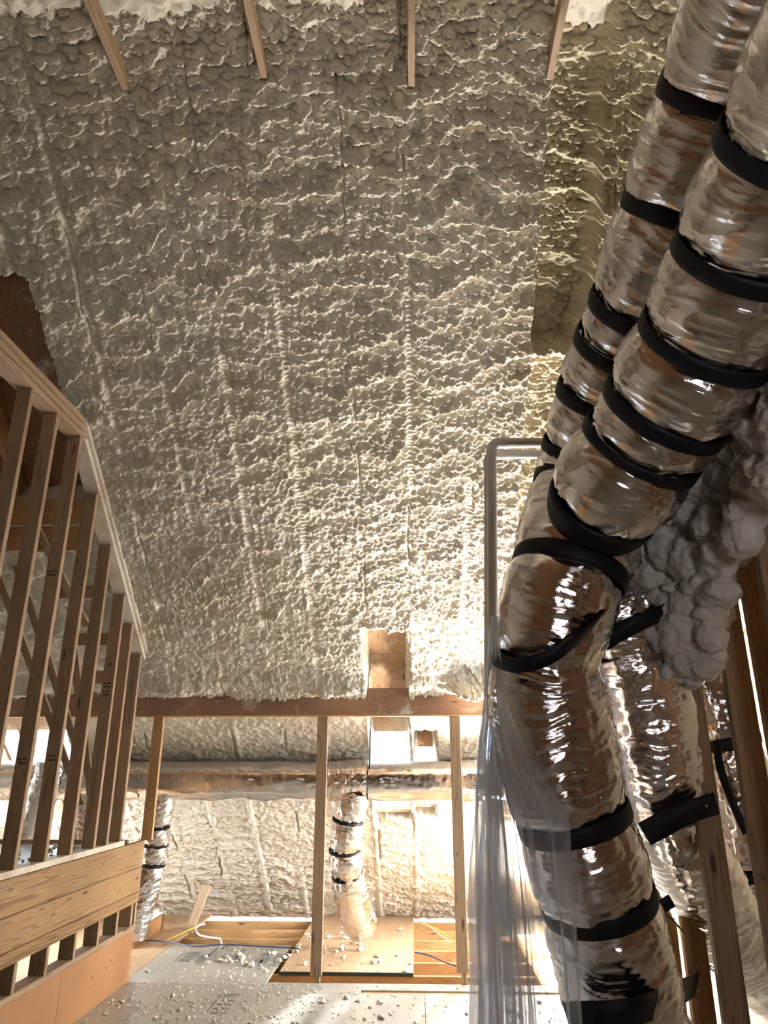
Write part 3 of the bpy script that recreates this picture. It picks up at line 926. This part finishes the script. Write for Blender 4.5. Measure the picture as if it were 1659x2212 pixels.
def frac_near(P, s, px, py):
    """arc fraction of the path point whose picture is closest to a pixel"""
    Ri = CAMR.inverted()
    best, bi = 1e9, 0
    for i in range(len(P)):
        c = Ri @ (Vector(P[i, :3]) - CAMLOC)
        if c.z > -0.1:
            continue
        x = W / 2 + FPX * c.x / -c.z; y = H / 2 - FPX * c.y / -c.z
        d = (x - px) ** 2 + (y - py) ** 2
        if d < best:
            best, bi = d, i
    return s[bi] / s[-1]

# the duct nearest the camera: from overhead, along the foam mass, down behind its neighbour and out between the studs
ptsA = path([(2200, -420, 1.15, 0.205), (1880, 60, 1.5, 0.205), (1697, 400, 1.80, 0.205), (1540, 720, 2.12, 0.205), (1395, 950, 2.38, 0.20), (1305, 1085, 2.52, 0.19),
             (1288, 1135, 2.66, 0.15), (1302, 1230, 2.90, 0.15), (1345, 1340, 2.96, 0.20), (1378, 1480, 2.96, 0.205), (1408, 1640, 2.92, 0.20), (1448, 1770, 2.90, 0.17), (1515, 1910, 3.0, 0.16), (1620, 2060, 3.2, 0.17), (1800, 2200, 3.5, 0.18)])
ductA = tag(empty('flexible_duct', ptsA[-1][:3]), 'large crinkled silver duct nearest the camera, sweeping down beside the foam lumps', 'duct', 'big silver flexible ducts')
PA, sA = catmull(ptsA, 400)
sA_f = [frac_near(PA, sA, *q) for q in ((1740, 320), (1625, 545), (1535, 730), (1440, 885), (1385, 968), (1302, 1092))]
sA_f2 = [frac_near(PA, sA, *q) for q in ((1375, 1375), (1448, 1765), (1640, 2080))]
_, PA, sA, frA = jacket('foil_jacket', ptsA, sA_f + sA_f2, ductA, 760, 190, 3)
for f in sA_f:
    strap_ring(PA, sA, frA, f, 0.052, ductA)

ptsB = path([(1790, -380, 1.55, 0.20), (1648, 20, 1.9, 0.20), (1560, 250, 2.12, 0.20), (1428, 600, 2.42, 0.20), (1322, 850, 2.72, 0.20), (1268, 1040, 2.86, 0.20),
             (1238, 1200, 2.66, 0.205), (1195, 1350, 2.58, 0.19), (1180, 1480, 2.56, 0.185), (1200, 1620, 2.52, 0.195), (1240, 1770, 2.48, 0.19), (1285, 1920, 2.46, 0.19), (1325, 2080, 2.45, 0.19), (1365, 2240, 2.44, 0.195), (1400, 2400, 2.44, 0.195), (1420, 2560, 2.5, 0.195)])
ductB = tag(empty('flexible_duct', ptsB[-1][:3]), 'large crinkled silver duct dropping behind the hanging plastic film to the floor', 'duct', 'big silver flexible ducts')
PB, sB = catmull(ptsB, 400)
sB_f = [frac_near(PB, sB, *q) for q in ((1578, 200), (1485, 450), (1400, 672), (1372, 752), (1325, 862), (1290, 975), (1268, 1050), (1230, 1235))]
sB_f2 = [frac_near(PB, sB, *q) for q in ((1185, 1425), (1240, 1765), (1290, 1940), (1350, 2190))]
_, PB, sB, frB = jacket('foil_jacket', ptsB, sB_f + sB_f2, ductB, 760, 190, 8)
for f in sB_f:
    strap_ring(PB, sB, frB, f, 0.05, ductB)
for f in sB_f2[1:3]:
    strap_ring(PB, sB, frB, f, 0.055, ductB)
# hanging straps that sling the ducts from the wall
ribbon('hanging_strap', [at(1068, 1405, 2.60), at(1075, 1425, 2.46), at(1120, 1437, 2.33), at(1185, 1420, 2.29), at(1250, 1378, 2.31), at(1300, 1330, 2.43), at(1340, 1285, 2.58), at(1362, 1250, 2.68)], 0.05, CAMR @ Vector((0.5, 1, 0.2)), ductB)
ribbon('hanging_strap', [at(1276, 1418, 2.86), at(1296, 1394, 2.73), at(1340, 1364, 2.69), at(1390, 1341, 2.68), at(1444, 1318, 2.72)], 0.068, CAMR @ Vector((0.35, 1, 0.1)), ductA)
stC = ribbon('hanging_strap', [at(1392, 1802, 2.70), at(1440, 1777, 2.67), at(1495, 1752, 2.665), at(1548, 1735, 2.67)], 0.085, CAMR @ Vector((0.42, 1, 0)), ductA)
stB = ribbon('hanging_strap', [at(1225, 2200, 2.26), at(1310, 2196, 2.18), at(1390, 2180, 2.20), at(1455, 2152, 2.42), at(1500, 2128, 2.80), at(1530, 2112, 2.95)], 0.092, CAMR @ Vector((0.12, 1, 0)), ductB)
def screw(p, parent, r=0.005):
    bm = bmesh.new()
    bmesh.ops.create_uvsphere(bm, u_segments=10, v_segments=6, radius=r)
    me = bpy.data.meshes.new('screw_head'); bm.to_mesh(me); bm.free()
    me.materials.append(MATS['steel'])
    o = bpy.data.objects.new('screw_head', me); o.location = p
    link(o, parent)
screw(at(1526, 1741, 2.66), stC); screw(at(1508, 2140, 2.80), stB)

# a third duct running behind the right hand studs
ptsD = path([(1510, 1440, 3.55, 0.16), (1560, 1590, 3.45, 0.16), (1600, 1760, 3.4, 0.165), (1650, 1930, 3.4, 0.17), (1740, 2080, 3.4, 0.17), (1850, 2200, 3.4, 0.17)])
ductD = tag(empty('flexible_duct', ptsD[-1][:3]), 'silver duct with black straps half hidden behind the right hand studs', 'duct', 'big silver flexible ducts')
PD, sD = catmull(ptsD, 100)
fD = [frac_near(PD, sD, *q) for q in ((1570, 1600), (1625, 1850), (1690, 2010))]
_, PD, sD, frD = jacket('foil_jacket', ptsD, fD, ductD, 260, 120, 14)
for f in fD:
    strap_ring(PD, sD, frD, f, 0.05, ductD)
ribbon('hanging_strap', [at(1548, 1600, 3.2), at(1556, 1660, 3.18), at(1585, 1740, 3.17), at(1612, 1800, 3.2)], 0.035, CAMR @ Vector((1, 0.3, 0)), ductD)
ribbon('hanging_strap', [at(1425, 1962, 2.66), at(1440, 1952, 2.66), at(1452, 1945, 2.66)], 0.05, CAMR @ Vector((0.3, 1, 0)), ductB)
tube('tie_wire', [at(1420, 1962, 2.62), at(1450, 1985, 2.7), at(1478, 2015, 2.8)], 0.004, 'rubber_black', ductB, 12, 6)

# ------------------------------------------------------------------ right hand stud wall
rwall = tag(empty('wall_right', (1.15, 3.0, 0)), 'bare stud wall right of the ducts, filled with foam above', kind='structure')
for px, py, y, mt in ((1427, 1900, 3.82, 'stud_orange'), (1492, 1980, 3.36, 'stud_orange'), (1519, 1700, 3.00, 'stud'), (1597, 1500, 2.70, 'stud'), (1652, 1400, 2.50, 'stud_orange'), (1700, 1400, 2.30, 'stud')):
    p = at_y(px, py, y)
    board('stud', (p.x, y, 0.0), (p.x, y, roof_z(max(y, 2.9)) - 1.6), 0.038, 0.089, mt, rwall, up=(1, 0, 0))
board('bottom_plate', (1.17, 2.0, 0.019), (1.17, 4.4, 0.019), 0.089, 0.038, 'stud', rwall)
text('mill_mark', 'SI', 0.03, face_mat(at_y(1647, 1895, 2.4795).x, 2.4795, at_y(1647, 1895, 2.4795).z), 'ink', rwall)
# foam filling of that wall, leaning outwards with the roof it follows
def upper_wall():
    U, V = np.meshgrid(np.linspace(-3.9, 3.35, 360), np.linspace(0, 3.3, 180), indexing='ij')
    h = foam_relief(U, V, 33, 1.3)
    Zv = 5.2 - V
    P = np.stack([1.23 + 0.24 * (Zv - 2.2) - h, U, Zv], axis=-1)
    ok = (Zv < np.minimum(roof_z(U), RIDGE_Z - 0.75 * (RIDGE_Y - U)) + 0.2) & (Zv > 2.05 + 1.25 * np.clip(3.0 - U, 0, 1.1) - 0.12)
    keep = ok[:-1, :-1] & ok[1:, 1:]
    grid_mesh('foam_fill', P, keep, 'foam_white', rwall)
upper_wall()

# lumpy foam squeezed out over the stud tops
def foam_mass():
    poly = [(1540, 890), (1640, 800), (1760, 760), (1760, 1040), (1625, 1055), (1612, 1185), (1575, 1195), (1562, 1300), (1525, 1465), (1450, 1465), (1432, 1390), (1422, 1330), (1372, 1285), (1368, 1235), (1405, 1160), (1450, 1070), (1470, 1000)]
    def inside(x, y):
        c = False
        j = len(poly) - 1
        for i in range(len(poly)):
            xi, yi = poly[i]; xj, yj = poly[j]
            if ((yi > y) != (yj > y)) and (x < (xj - xi) * (y - yi) / (yj - yi) + xi):
                c = not c
            j = i
        return c
    bm = bmesh.new()
    r_ = random.Random(21)
    n = 0
    lumps = []
    while n < 560:
        x = r_.uniform(1370, 1760); y = r_.uniform(760, 1470)
        if not inside(x, y):
            continue
        X = 1.10 - 0.16 * max(0, min(1, (1520 - x) / 140)) + r_.uniform(-0.03, 0.05)
        p = at_x(x, y, X)
        if p.z < 1.86 + 1.2 * max(0, 3.0 - p.y) and x > 1540 and r_.random() < 0.0:
            continue
        r = r_.choice([0.022, 0.03, 0.035, 0.045, 0.06, 0.08]) * r_.uniform(0.8, 1.2)
        p = p + Vector((-0.05 * r_.random(), 0, 0)) if r < 0.04 else p
        r = min(r, 0.03 + 0.002 * abs(min([abs(x - a) + abs(y - c) for a, c in poly])))
        M = Matrix.Translation(p) @ Matrix.Rotation(r_.uniform(0, 6), 4, 'X') @ Matrix.Diagonal((r_.uniform(0.8, 1.3), r_.uniform(0.8, 1.3), r_.uniform(0.8, 1.3), 1))
        bmesh.ops.create_icosphere(bm, subdivisions=2, radius=r, matrix=M)
        n += 1
    # backing so the lumps hang together
    for k in range(90):
        x = r_.uniform(1370, 1760); y = r_.uniform(760, 1460)
        if not inside(x, y):
            continue
        p = at_x(x, y, 1.15)
        bmesh.ops.create_icosphere(bm, subdivisions=2, radius=0.085, matrix=Matrix.Translation(p))
    me = bpy.data.meshes.new('spray_foam_mass')
    bm.to_mesh(me); bm.free()
    me.materials.append(MATS['foam_white'])
    me.polygons.foreach_set('use_smooth', [True] * len(me.polygons))
    o = bpy.data.objects.new('spray_foam_mass', me)
    link(o)
    rm = o.modifiers.new('Remesh', 'REMESH'); rm.mode = 'VOXEL'; rm.voxel_size = 0.0075; rm.use_smooth_shade = True
    sm_ = o.modifiers.new('Smooth', 'SMOOTH'); sm_.iterations = 2; sm_.factor = 0.5
    tx = bpy.data.textures.new('foam_lumps', 'CLOUDS'); tx.noise_scale = 0.035; tx.noise_depth = 2
    dp = o.modifiers.new('Displace', 'DISPLACE'); dp.texture = tx; dp.strength = 0.03; dp.mid_level = 0.5; dp.texture_coords = 'LOCAL'
    tag(o, 'billowing white foam lumps squeezed over the stud tops beside the ducts', 'spray foam')
foam_mass()

# ------------------------------------------------------------------ far duct run along the header
DY, DZ, DR = 6.93, 1.45, 0.165
trunk = tag(empty('trunk_duct', (-1, DY, DZ)), 'long horizontal foil wrapped duct behind the header posts', 'duct')
def smooth_duct(name, x0, x1, r, parent, seed, wr=0.5, y=DY, z=DZ):
    pts = [(x0, y, z, r), ((x0 * 2 + x1) / 3, y, z, r), ((x0 + 2 * x1) / 3, y, z, r), (x1, y, z, r)]
    return jacket(name, pts, [], parent, max(40, int((x1 - x0) / 0.012)), 110, seed, dust=1.4, dustdir=(0, -0.15, 1), wr=wr, bulge=0.0)
def xpix(px, Y=DY, py=1690):
    return at_y(px, py, Y).x
xs = [-4.5, xpix(310), xpix(712), xpix(795), xpix(995), xpix(1130)]
smooth_duct('duct_section', xs[0], xs[1], DR * 1.0, trunk, 41)
smooth_duct('duct_section', xs[1], xs[2], DR, trunk, 42)
smooth_duct('tee_collar', xs[2], xs[3], DR * 1.03, trunk, 43, wr=1.1)
smooth_duct('duct_section', xs[3], xs[4], DR * 0.985, trunk, 44, wr=0.35)
smooth_duct('duct_section', xs[4], xs[5] + 0.9, DR * 1.02, trunk, 45, wr=1.2)
PT = np.array([[x, DY, DZ, DR * 1.02] for x in np.linspace(-4.5, 1.4, 200)])
sT = PT[:, 0] + 4.5
frT = frames(PT)
strap_ring(PT, sT, frT, (xs[3] + 4.5) / 5.9, 0.014, trunk, lift=0.004, name='joint_band')
tube('hanger_strap', [(xs[3], DY - DR * 0.9, DZ), (xs[3] + 0.02, DY - 0.12, DZ + 0.14), (xs[3] + 0.03, DY - 0.2, 1.96)], 0.006, 'rubber_black', trunk, 12, 6)

def branch(px_list, lab, straps, seed, r):
    pts = [(at_y(px, py, Y).x, Y, at_y(px, py, Y).z, r) for px, py, Y in px_list]
    e = tag(empty('branch_duct', pts[-1][:3]), lab, 'duct', 'small crinkled branch ducts')
    P, s = catmull(pts, 120)
    f = [frac_near(P, s, *q) for q in straps]
    _, P, s, fr = jacket('foil_jacket', pts, f, e, 200, 90, seed, dust=0.15, wr=1.5, bulge=0.07)
    for q in f:
        strap_ring(P, s, fr, q, 0.022, e, lift=0.004)
branch([(762, 1712, 6.93), (752, 1770, 6.95), (745, 1835, 7.0), (750, 1890, 7.08), (762, 1950, 7.25), (778, 1998, 7.5)], 'crinkled silver branch duct dropping to the floor right of the center post', [(752, 1772), (745, 1835), (752, 1886)], 51, 0.135)
branch([(352, 1712, 6.95), (340, 1770, 6.97), (334, 1825, 7.0), (322, 1890, 7.02), (300, 1960, 7.05), (285, 2020, 7.08)], 'crinkled silver branch duct dropping behind the platform corner', [(340, 1785), (336, 1825), (328, 1866)], 53, 0.115)
# foam dusted wye branch seen between the left studs
pts = [(at_y(px, py, Y).x, Y, at_y(px, py, Y).z, r) for px, py, Y, r in ((112, 1650, 6.8, 0.12), (95, 1710, 6.78, 0.13), (75, 1780, 6.74, 0.14), (52, 1850, 6.7, 0.14))]
wye = tag(empty('branch_duct', pts[-1][:3]), 'foam dusted branch duct slanting down behind the left studs', 'duct', 'small crinkled branch ducts')
jacket('foil_jacket', pts, [], wye, 90, 70, 57, dust=1.6, dustdir=(0, -1, 0.3), wr=1.4, bulge=0.0)
pts = [(at_y(px, py, Y).x, Y, at_y(px, py, Y).z, r) for px, py, Y, r in ((186, 1715, 6.93, 0.10), (182, 1770, 6.95, 0.105), (178, 1840, 6.98, 0.105))]
br4 = tag(empty('branch_duct', pts[-1][:3]), 'bright silver branch duct seen between the two rightmost left studs', 'duct', 'small crinkled branch ducts')
jacket('foil_jacket', pts, [], br4, 70, 70, 58, dust=0.0, wr=1.5, bulge=0.0)

# ------------------------------------------------------------------ vent pipes
def pipe(rows, r, lab, txt, tpx):
    pts = [at(px, py, f) for px, py, f in rows]
    e = tag(empty('vent_pipe', pts[0]), lab, 'pipe', 'white plastic vent pipes')
    # straight, tight bend, straight
    a, c, b2 = pts[0], pts[1], pts[2]
    bend = []
    for t in np.linspace(0, 1, 9):
        p0 = c + (a - c).normalized() * r * 1.9; p2 = c + (b2 - c).normalized() * r * 1.9
        bend.append(p0 * (1 - t) ** 2 + c * 2 * t * (1 - t) + p2 * t * t)
    tube('riser', [a, a + (bend[0] - a) * 0.5, bend[0]], r, 'pvc', e, 24, 28)
    tube('elbow', [a + (bend[0] - a) * 0.985] + bend + [b2 + (bend[-1] - b2) * 0.95], r * 1.13, 'pvc', e, 40, 28)
    tube('cross_run', [bend[-1], bend[-1] + (b2 - bend[-1]) * 0.5, b2], r, 'pvc', e, 24, 28)
    x = (b2 - c).normalized()
    mid = c + (b2 - c) * tpx
    toc = (CAMLOC - mid); toc = (toc - x * toc.dot(x)).normalized()
    # lettering sits on the flank turned to the camera side, wrapped flat
    up = toc.cross(x)
    zv = toc
    for k, ch in enumerate(txt):
        if ch == ' ':
            continue
        M = Matrix((x, zv.cross(x), zv)).transposed().to_4x4()
        M.translation = mid + x * (k * 0.0115) + zv * (r + 0.0006)
        text('printed_letter', ch, 0.015, M, 'ink_red', e)
z1 = 4.05
pipe([(1066, 1500, 4.05), (1062, 957, 4.05), (1330, 956, 4.05)], 0.028, 'white plastic vent pipe in front, elbow turning right by the ducts', 'MADE IN U.S.A.', 0.10)
pipe([(1056, 1500, 4.16), (1056, 981, 4.16), (1330, 982, 4.16)], 0.028, 'white plastic vent pipe just behind and below the other elbow', '', 0.1)

# ------------------------------------------------------------------ hanging plastic film
def film():
    Lf = [(1064, 1330, 2.72), (1055, 1400, 2.74), (1047, 1520, 2.76), (1036, 1640, 2.76), (1024, 1760, 2.74), (1012, 1880, 2.72), (1012, 2000, 2.70), (1014, 2120, 2.68), (1012, 2240, 2.66)]
    Mf = [(1068, 1330, 2.62), (1064, 1400, 2.62), (1063, 1520, 2.55), (1066, 1640, 2.42), (1085, 1760, 2.28), (1100, 1880, 2.20), (1112, 2000, 2.17), (1122, 2120, 2.15), (1130, 2240, 2.14)]
    Rf = [(1074, 1330, 2.52), (1080, 1400, 2.44), (1098, 1520, 2.34), (1150, 1640, 2.262), (1224, 1760, 2.235), (1232, 1880, 2.21), (1243, 2000, 2.17), (1250, 2120, 2.13), (1258, 2240, 2.10)]
    nv, nu = 260, 150
    def curve(rows):
        pts = [tuple(at(*q)) for q in rows]
        last = Vector(pts[-1])
        pts.append((last.x, last.y, last.z * 0.45)); pts.append((last.x, last.y, 0.02))
        P, s = catmull(pts, nv)
        return P
    A, Bm, R_ = curve(Lf), curve(Mf), curve(Rf)
    u = np.linspace(0, 1, nu)
    Q = np.zeros((nv, nu, 3))
    for i in range(nv):
        w0 = (1 - u) ** 2; w1 = 2 * u * (1 - u); w2 = u * u
        ctrl = 2 * Bm[i] - 0.5 * (A[i] + R_[i])
        Q[i] = w0[:, None] * A[i] + w1[:, None] * ctrl + w2[:, None] * R_[i]
    t = np.linspace(0, 1, nv)[:, None] * np.ones((1, nu))
    U = np.ones((nv, 1)) * u[None, :]
    wav = np.sin(U * 30 + 3 * vn(U * 3, t * 2, 5)) * 0.5 + np.sin(U * 57 + 5 * vn(U * 4, t * 2.5, 6)) * 0.28
    wav = np.sign(wav) * np.abs(wav) ** 0.7
    amp = 0.004 + 0.030 * np.clip(t * 1.4, 0, 1)
    amp = amp * np.minimum(1, (U * 8)) * np.minimum(1, (1 - U) * 6 + 0.15)
    nrm = np.cross(np.gradient(Q, axis=0), np.gradient(Q, axis=1))
    nrm /= np.linalg.norm(nrm, axis=2)[..., None] + 1e-9
    if np.mean(nrm[..., 1]) > 0:
        nrm = -nrm
    Q += nrm * (amp * (wav + 0.5))[..., None]
    o = grid_mesh('plastic_film', Q, None, 'film')
    k2 = int(nu * 0.66)
    Q2 = Q[:, :k2].copy()
    tt = np.linspace(0, 1, nv)[:, None]
    Q2 += nrm[:, :k2] * (-0.018 - 0.014 * np.sin(U[:, :k2] * 41 + 2 + 4 * tt))[..., None]
    grid_mesh('gathered_fold', Q2, None, 'film', o)
    Q3 = Q[:, :int(nu * 0.5)].copy()
    Q3 += nrm[:, :int(nu * 0.5)] * (-0.045 - 0.012 * np.sin(U[:, :int(nu * 0.5)] * 63 + 1 + 3 * tt))[..., None]
    grid_mesh('gathered_fold', Q3, None, 'film', o)
    k4 = int(nu * 0.36)
    Q4 = Q[:, :k4] + nrm[:, :k4] * (-0.07 - 0.015 * np.sin(U[:, :k4] * 50 + 3 + 2 * tt))[..., None]
    grid_mesh('gathered_fold', Q4, None, 'film', o)
    tag(o, 'translucent plastic film hanging in folds in front of the big duct', 'plastic sheet')
film()

# ------------------------------------------------------------------ small things on the floor
def cable(pts, r, mat, lab, grp=None):
    o = tube('cable', pts, r, mat, None, 70, 8)
    tag(o, lab, 'cable', 'loose cables on the joists')
cable([at_z(352, 2036, 0.02), at_z(385, 2020, 0.03), at_z(415, 2006, 0.05), at_z(430, 1998, 0.05)], 0.007, 'cable_yellow', 'yellow cable running past the leaning brace to the platform')
cable([at_z(270, 2031, 0.02), at_z(350, 2033, 0.03), at_z(420, 2044, 0.03), at_z(480, 2041, 0.03), at_z(560, 2044, 0.02), at_z(640, 2048, 0.012)], 0.006, 'cable_blue', 'dark blue cable lying along the left open joists')
cable([at_z(442, 1996, 0.03), at_z(428, 2000, 0.05), at_z(424, 2010, 0.03), at_z(432, 2020, 0.01), at_z(455, 2025, 0.01), at_z(475, 2028, 0.01), at_z(479, 2036, 0.01), at_z(480, 2048, 0.01)], 0.009, 'cable_white', 'white cable curling over the left open joists')
cable([at_z(905, 1990, 0.02), at_z(940, 2005, 0.03), at_z(975, 2028, 0.03), at_z(1000, 2043, 0.02), at_z(1040, 2060, 0.0)], 0.007, 'cable_yellow', 'yellow cable beside the right post')
cable([at_z(900, 1990, 0.01), at_z(930, 2003, 0.02), at_z(955, 2022, 0.02), at_z(985, 2039, 0.01), at_z(1040, 2064, 0.0)], 0.006, 'cable_white', 'white cable along the yellow one by the right post')
cable([at_z(897, 2057, 0.005), at_z(930, 2065, 0.01), at_z(965, 2080, 0.01), at_z(1010, 2093, 0.005), at_z(1040, 2100, 0.0)], 0.006, 'cable_blue', 'blue cable crossing the open joists by the right post')

o = board('brace_board', at_y(408, 2014, 8.05), at_y(447, 1912, 8.15), 0.038, 0.085, 'stud', None, up=(1, 0, 0))
tag(o, 'short pine board leaning against the foam behind the joists', 'board')
o = board('loose_board', at_z(285, 2036, 0.05), at_z(350, 1992, 0.06), 0.04, 0.15, 'ply', None)
tag(o, 'reddish board lying aslant beside the platform corner', 'board')
for (px, py, sx, lab) in ((300, 1984, 0.22, 'white insulation batt tucked beside the platform corner'), (560, 1992, 0.0, None)):
    if lab:
        bm = bmesh.new()
        bmesh.ops.create_icosphere(bm, subdivisions=4, radius=1.0)
        p = at_z(px, py, 0.06)
        for v in bm.verts:
            q = v.co
            k = 1 + 0.12 * math.sin(q.x * 9 + q.y * 4) * math.cos(q.z * 8) + 0.05 * math.sin(q.x * 23)
            v.co = Vector((math.copysign(abs(q.x) ** 0.6, q.x) * sx * k, math.copysign(abs(q.y) ** 0.7, q.y) * 0.2 * k, math.copysign(abs(q.z) ** 0.7, q.z) * 0.09 * k))
        me = bpy.data.meshes.new('insulation_batt'); bm.to_mesh(me); bm.free()
        me.materials.append(MATS['batt'])
        me.polygons.foreach_set('use_smooth', [True] * len(me.polygons))
        o = bpy.data.objects.new('insulation_batt', me); o.location = p
        link(o)
        tag(o, lab, 'insulation')

# foam crumbs
def lump_mesh(seed, sub=2):
    bm = bmesh.new()
    bmesh.ops.create_icosphere(bm, subdivisions=sub, radius=1.0)
    r_ = random.Random(seed)
    ax = [(Vector((r_.uniform(-1, 1), r_.uniform(-1, 1), r_.uniform(-1, 1))), r_.uniform(2, 5), r_.uniform(0, 6)) for _ in range(4)]
    for v in bm.verts:
        k = 1 + sum(0.16 * math.sin(a.dot(v.co) * f + p) for a, f, p in ax)
        v.co = Vector((v.co.x * k, v.co.y * k, v.co.z * k * 0.7))
    me = bpy.data.meshes.new('foam_crumb'); bm.to_mesh(me); bm.free()
    me.materials.append(MATS['crumb'])
    me.polygons.foreach_set('use_smooth', [True] * len(me.polygons))
    return me
LM = [lump_mesh(k) for k in range(6)]
r_ = random.Random(4)
def floor_ok(x, y):
    if x > -0.5 and 6.09 < y < 6.22: return False
    if x > XM and 6.35 < y < 6.67: return False
    if x > -0.05 and y > 6.35: return False
    if x < XM + 0.06 and y > 7.5: return False
    return KX + 0.03 < x < 1.0 and y < 8.4
n = 0
spots = []
while n < 96:
    if n < 20:
        x = r_.gauss(-0.6, 0.15) if n % 2 else r_.gauss(-1.62, 0.12); y = r_.gauss(7.3, 0.4) if n % 2 else r_.gauss(6.95, 0.08)
    else:
        x = r_.uniform(-2.2, 0.9); y = r_.uniform(4.6, 8.4)
    if not floor_ok(x, y):
        continue
    if any((x - a) ** 2 + (y - b_) ** 2 < 0.05 ** 2 for a, b_ in spots):
        continue
    spots.append((x, y))
    o = bpy.data.objects.new('foam_crumb', LM[n % 6])
    s_ = r_.uniform(0.012, 0.022) * (1.4 if n < 20 else 1)
    o.scale = (s_ * r_.uniform(0.8, 1.5), s_ * r_.uniform(0.8, 1.3), s_)
    o.location = (x, y, s_ * 0.5)
    o.rotation_euler = (0, 0, r_.uniform(0, 6))
    link(o)
    if y > 6.6 and x > XM:
        tag(o, 'pale foam crumb on the bare brown sheet beside the branch duct', 'foam crumb', 'foam crumbs on the bare far sheet')
    elif x < XM:
        tag(o, 'pale foam crumb on the stamped sheet beside the platform', 'foam crumb', 'foam crumbs on the stamped sheets')
    else:
        tag(o, 'pale foam crumb on the bright floor in front of the header posts', 'foam crumb', 'foam crumbs before the posts')
    n += 1
bm = bmesh.new()
n = 0
while n < 1500:
    x = r_.uniform(-2.2, 1.0); y = r_.uniform(4.2, 8.4)
    if r_.random() < 0.35:
        x = r_.gauss(-1.3, 0.5); y = r_.gauss(5.6, 0.5)
    if not floor_ok(x, y):
        continue
    s_ = r_.uniform(0.003, 0.010)
    bmesh.ops.create_icosphere(bm, subdivisions=1, radius=1.0, matrix=Matrix.Translation((x, y, s_ * 0.5)) @ Matrix.Rotation(r_.uniform(0, 6), 4, 'Z') @ Matrix.Diagonal((s_ * r_.uniform(0.8, 1.8), s_, s_ * 0.8, 1)))
    n += 1
me = bpy.data.meshes.new('foam_dust'); bm.to_mesh(me); bm.free()
me.materials.append(MATS['crumb'])
o = bpy.data.objects.new('foam_dust', me)
link(o)
tag(o, 'fine foam crumbs and dust strewn over the floor sheets', 'debris', kind='stuff')
bm = bmesh.new()
for k in range(220):
    x = r_.uniform(-3.4, KX - 0.1); y = r_.uniform(3.9, 6.1); s_ = r_.uniform(0.006, 0.018)
    bmesh.ops.create_icosphere(bm, subdivisions=1, radius=1.0, matrix=Matrix.Translation((x, y, 0.993 + s_ * 0.5)) @ Matrix.Diagonal((s_ * r_.uniform(0.8, 1.6), s_, s_ * 0.8, 1)))
me = bpy.data.meshes.new('foam_dust'); bm.to_mesh(me); bm.free()
me.materials.append(MATS['crumb'])
o = bpy.data.objects.new('foam_dust', me)
link(o)
tag(o, 'fine foam crumbs strewn over the raised platform deck', 'debris', kind='stuff')
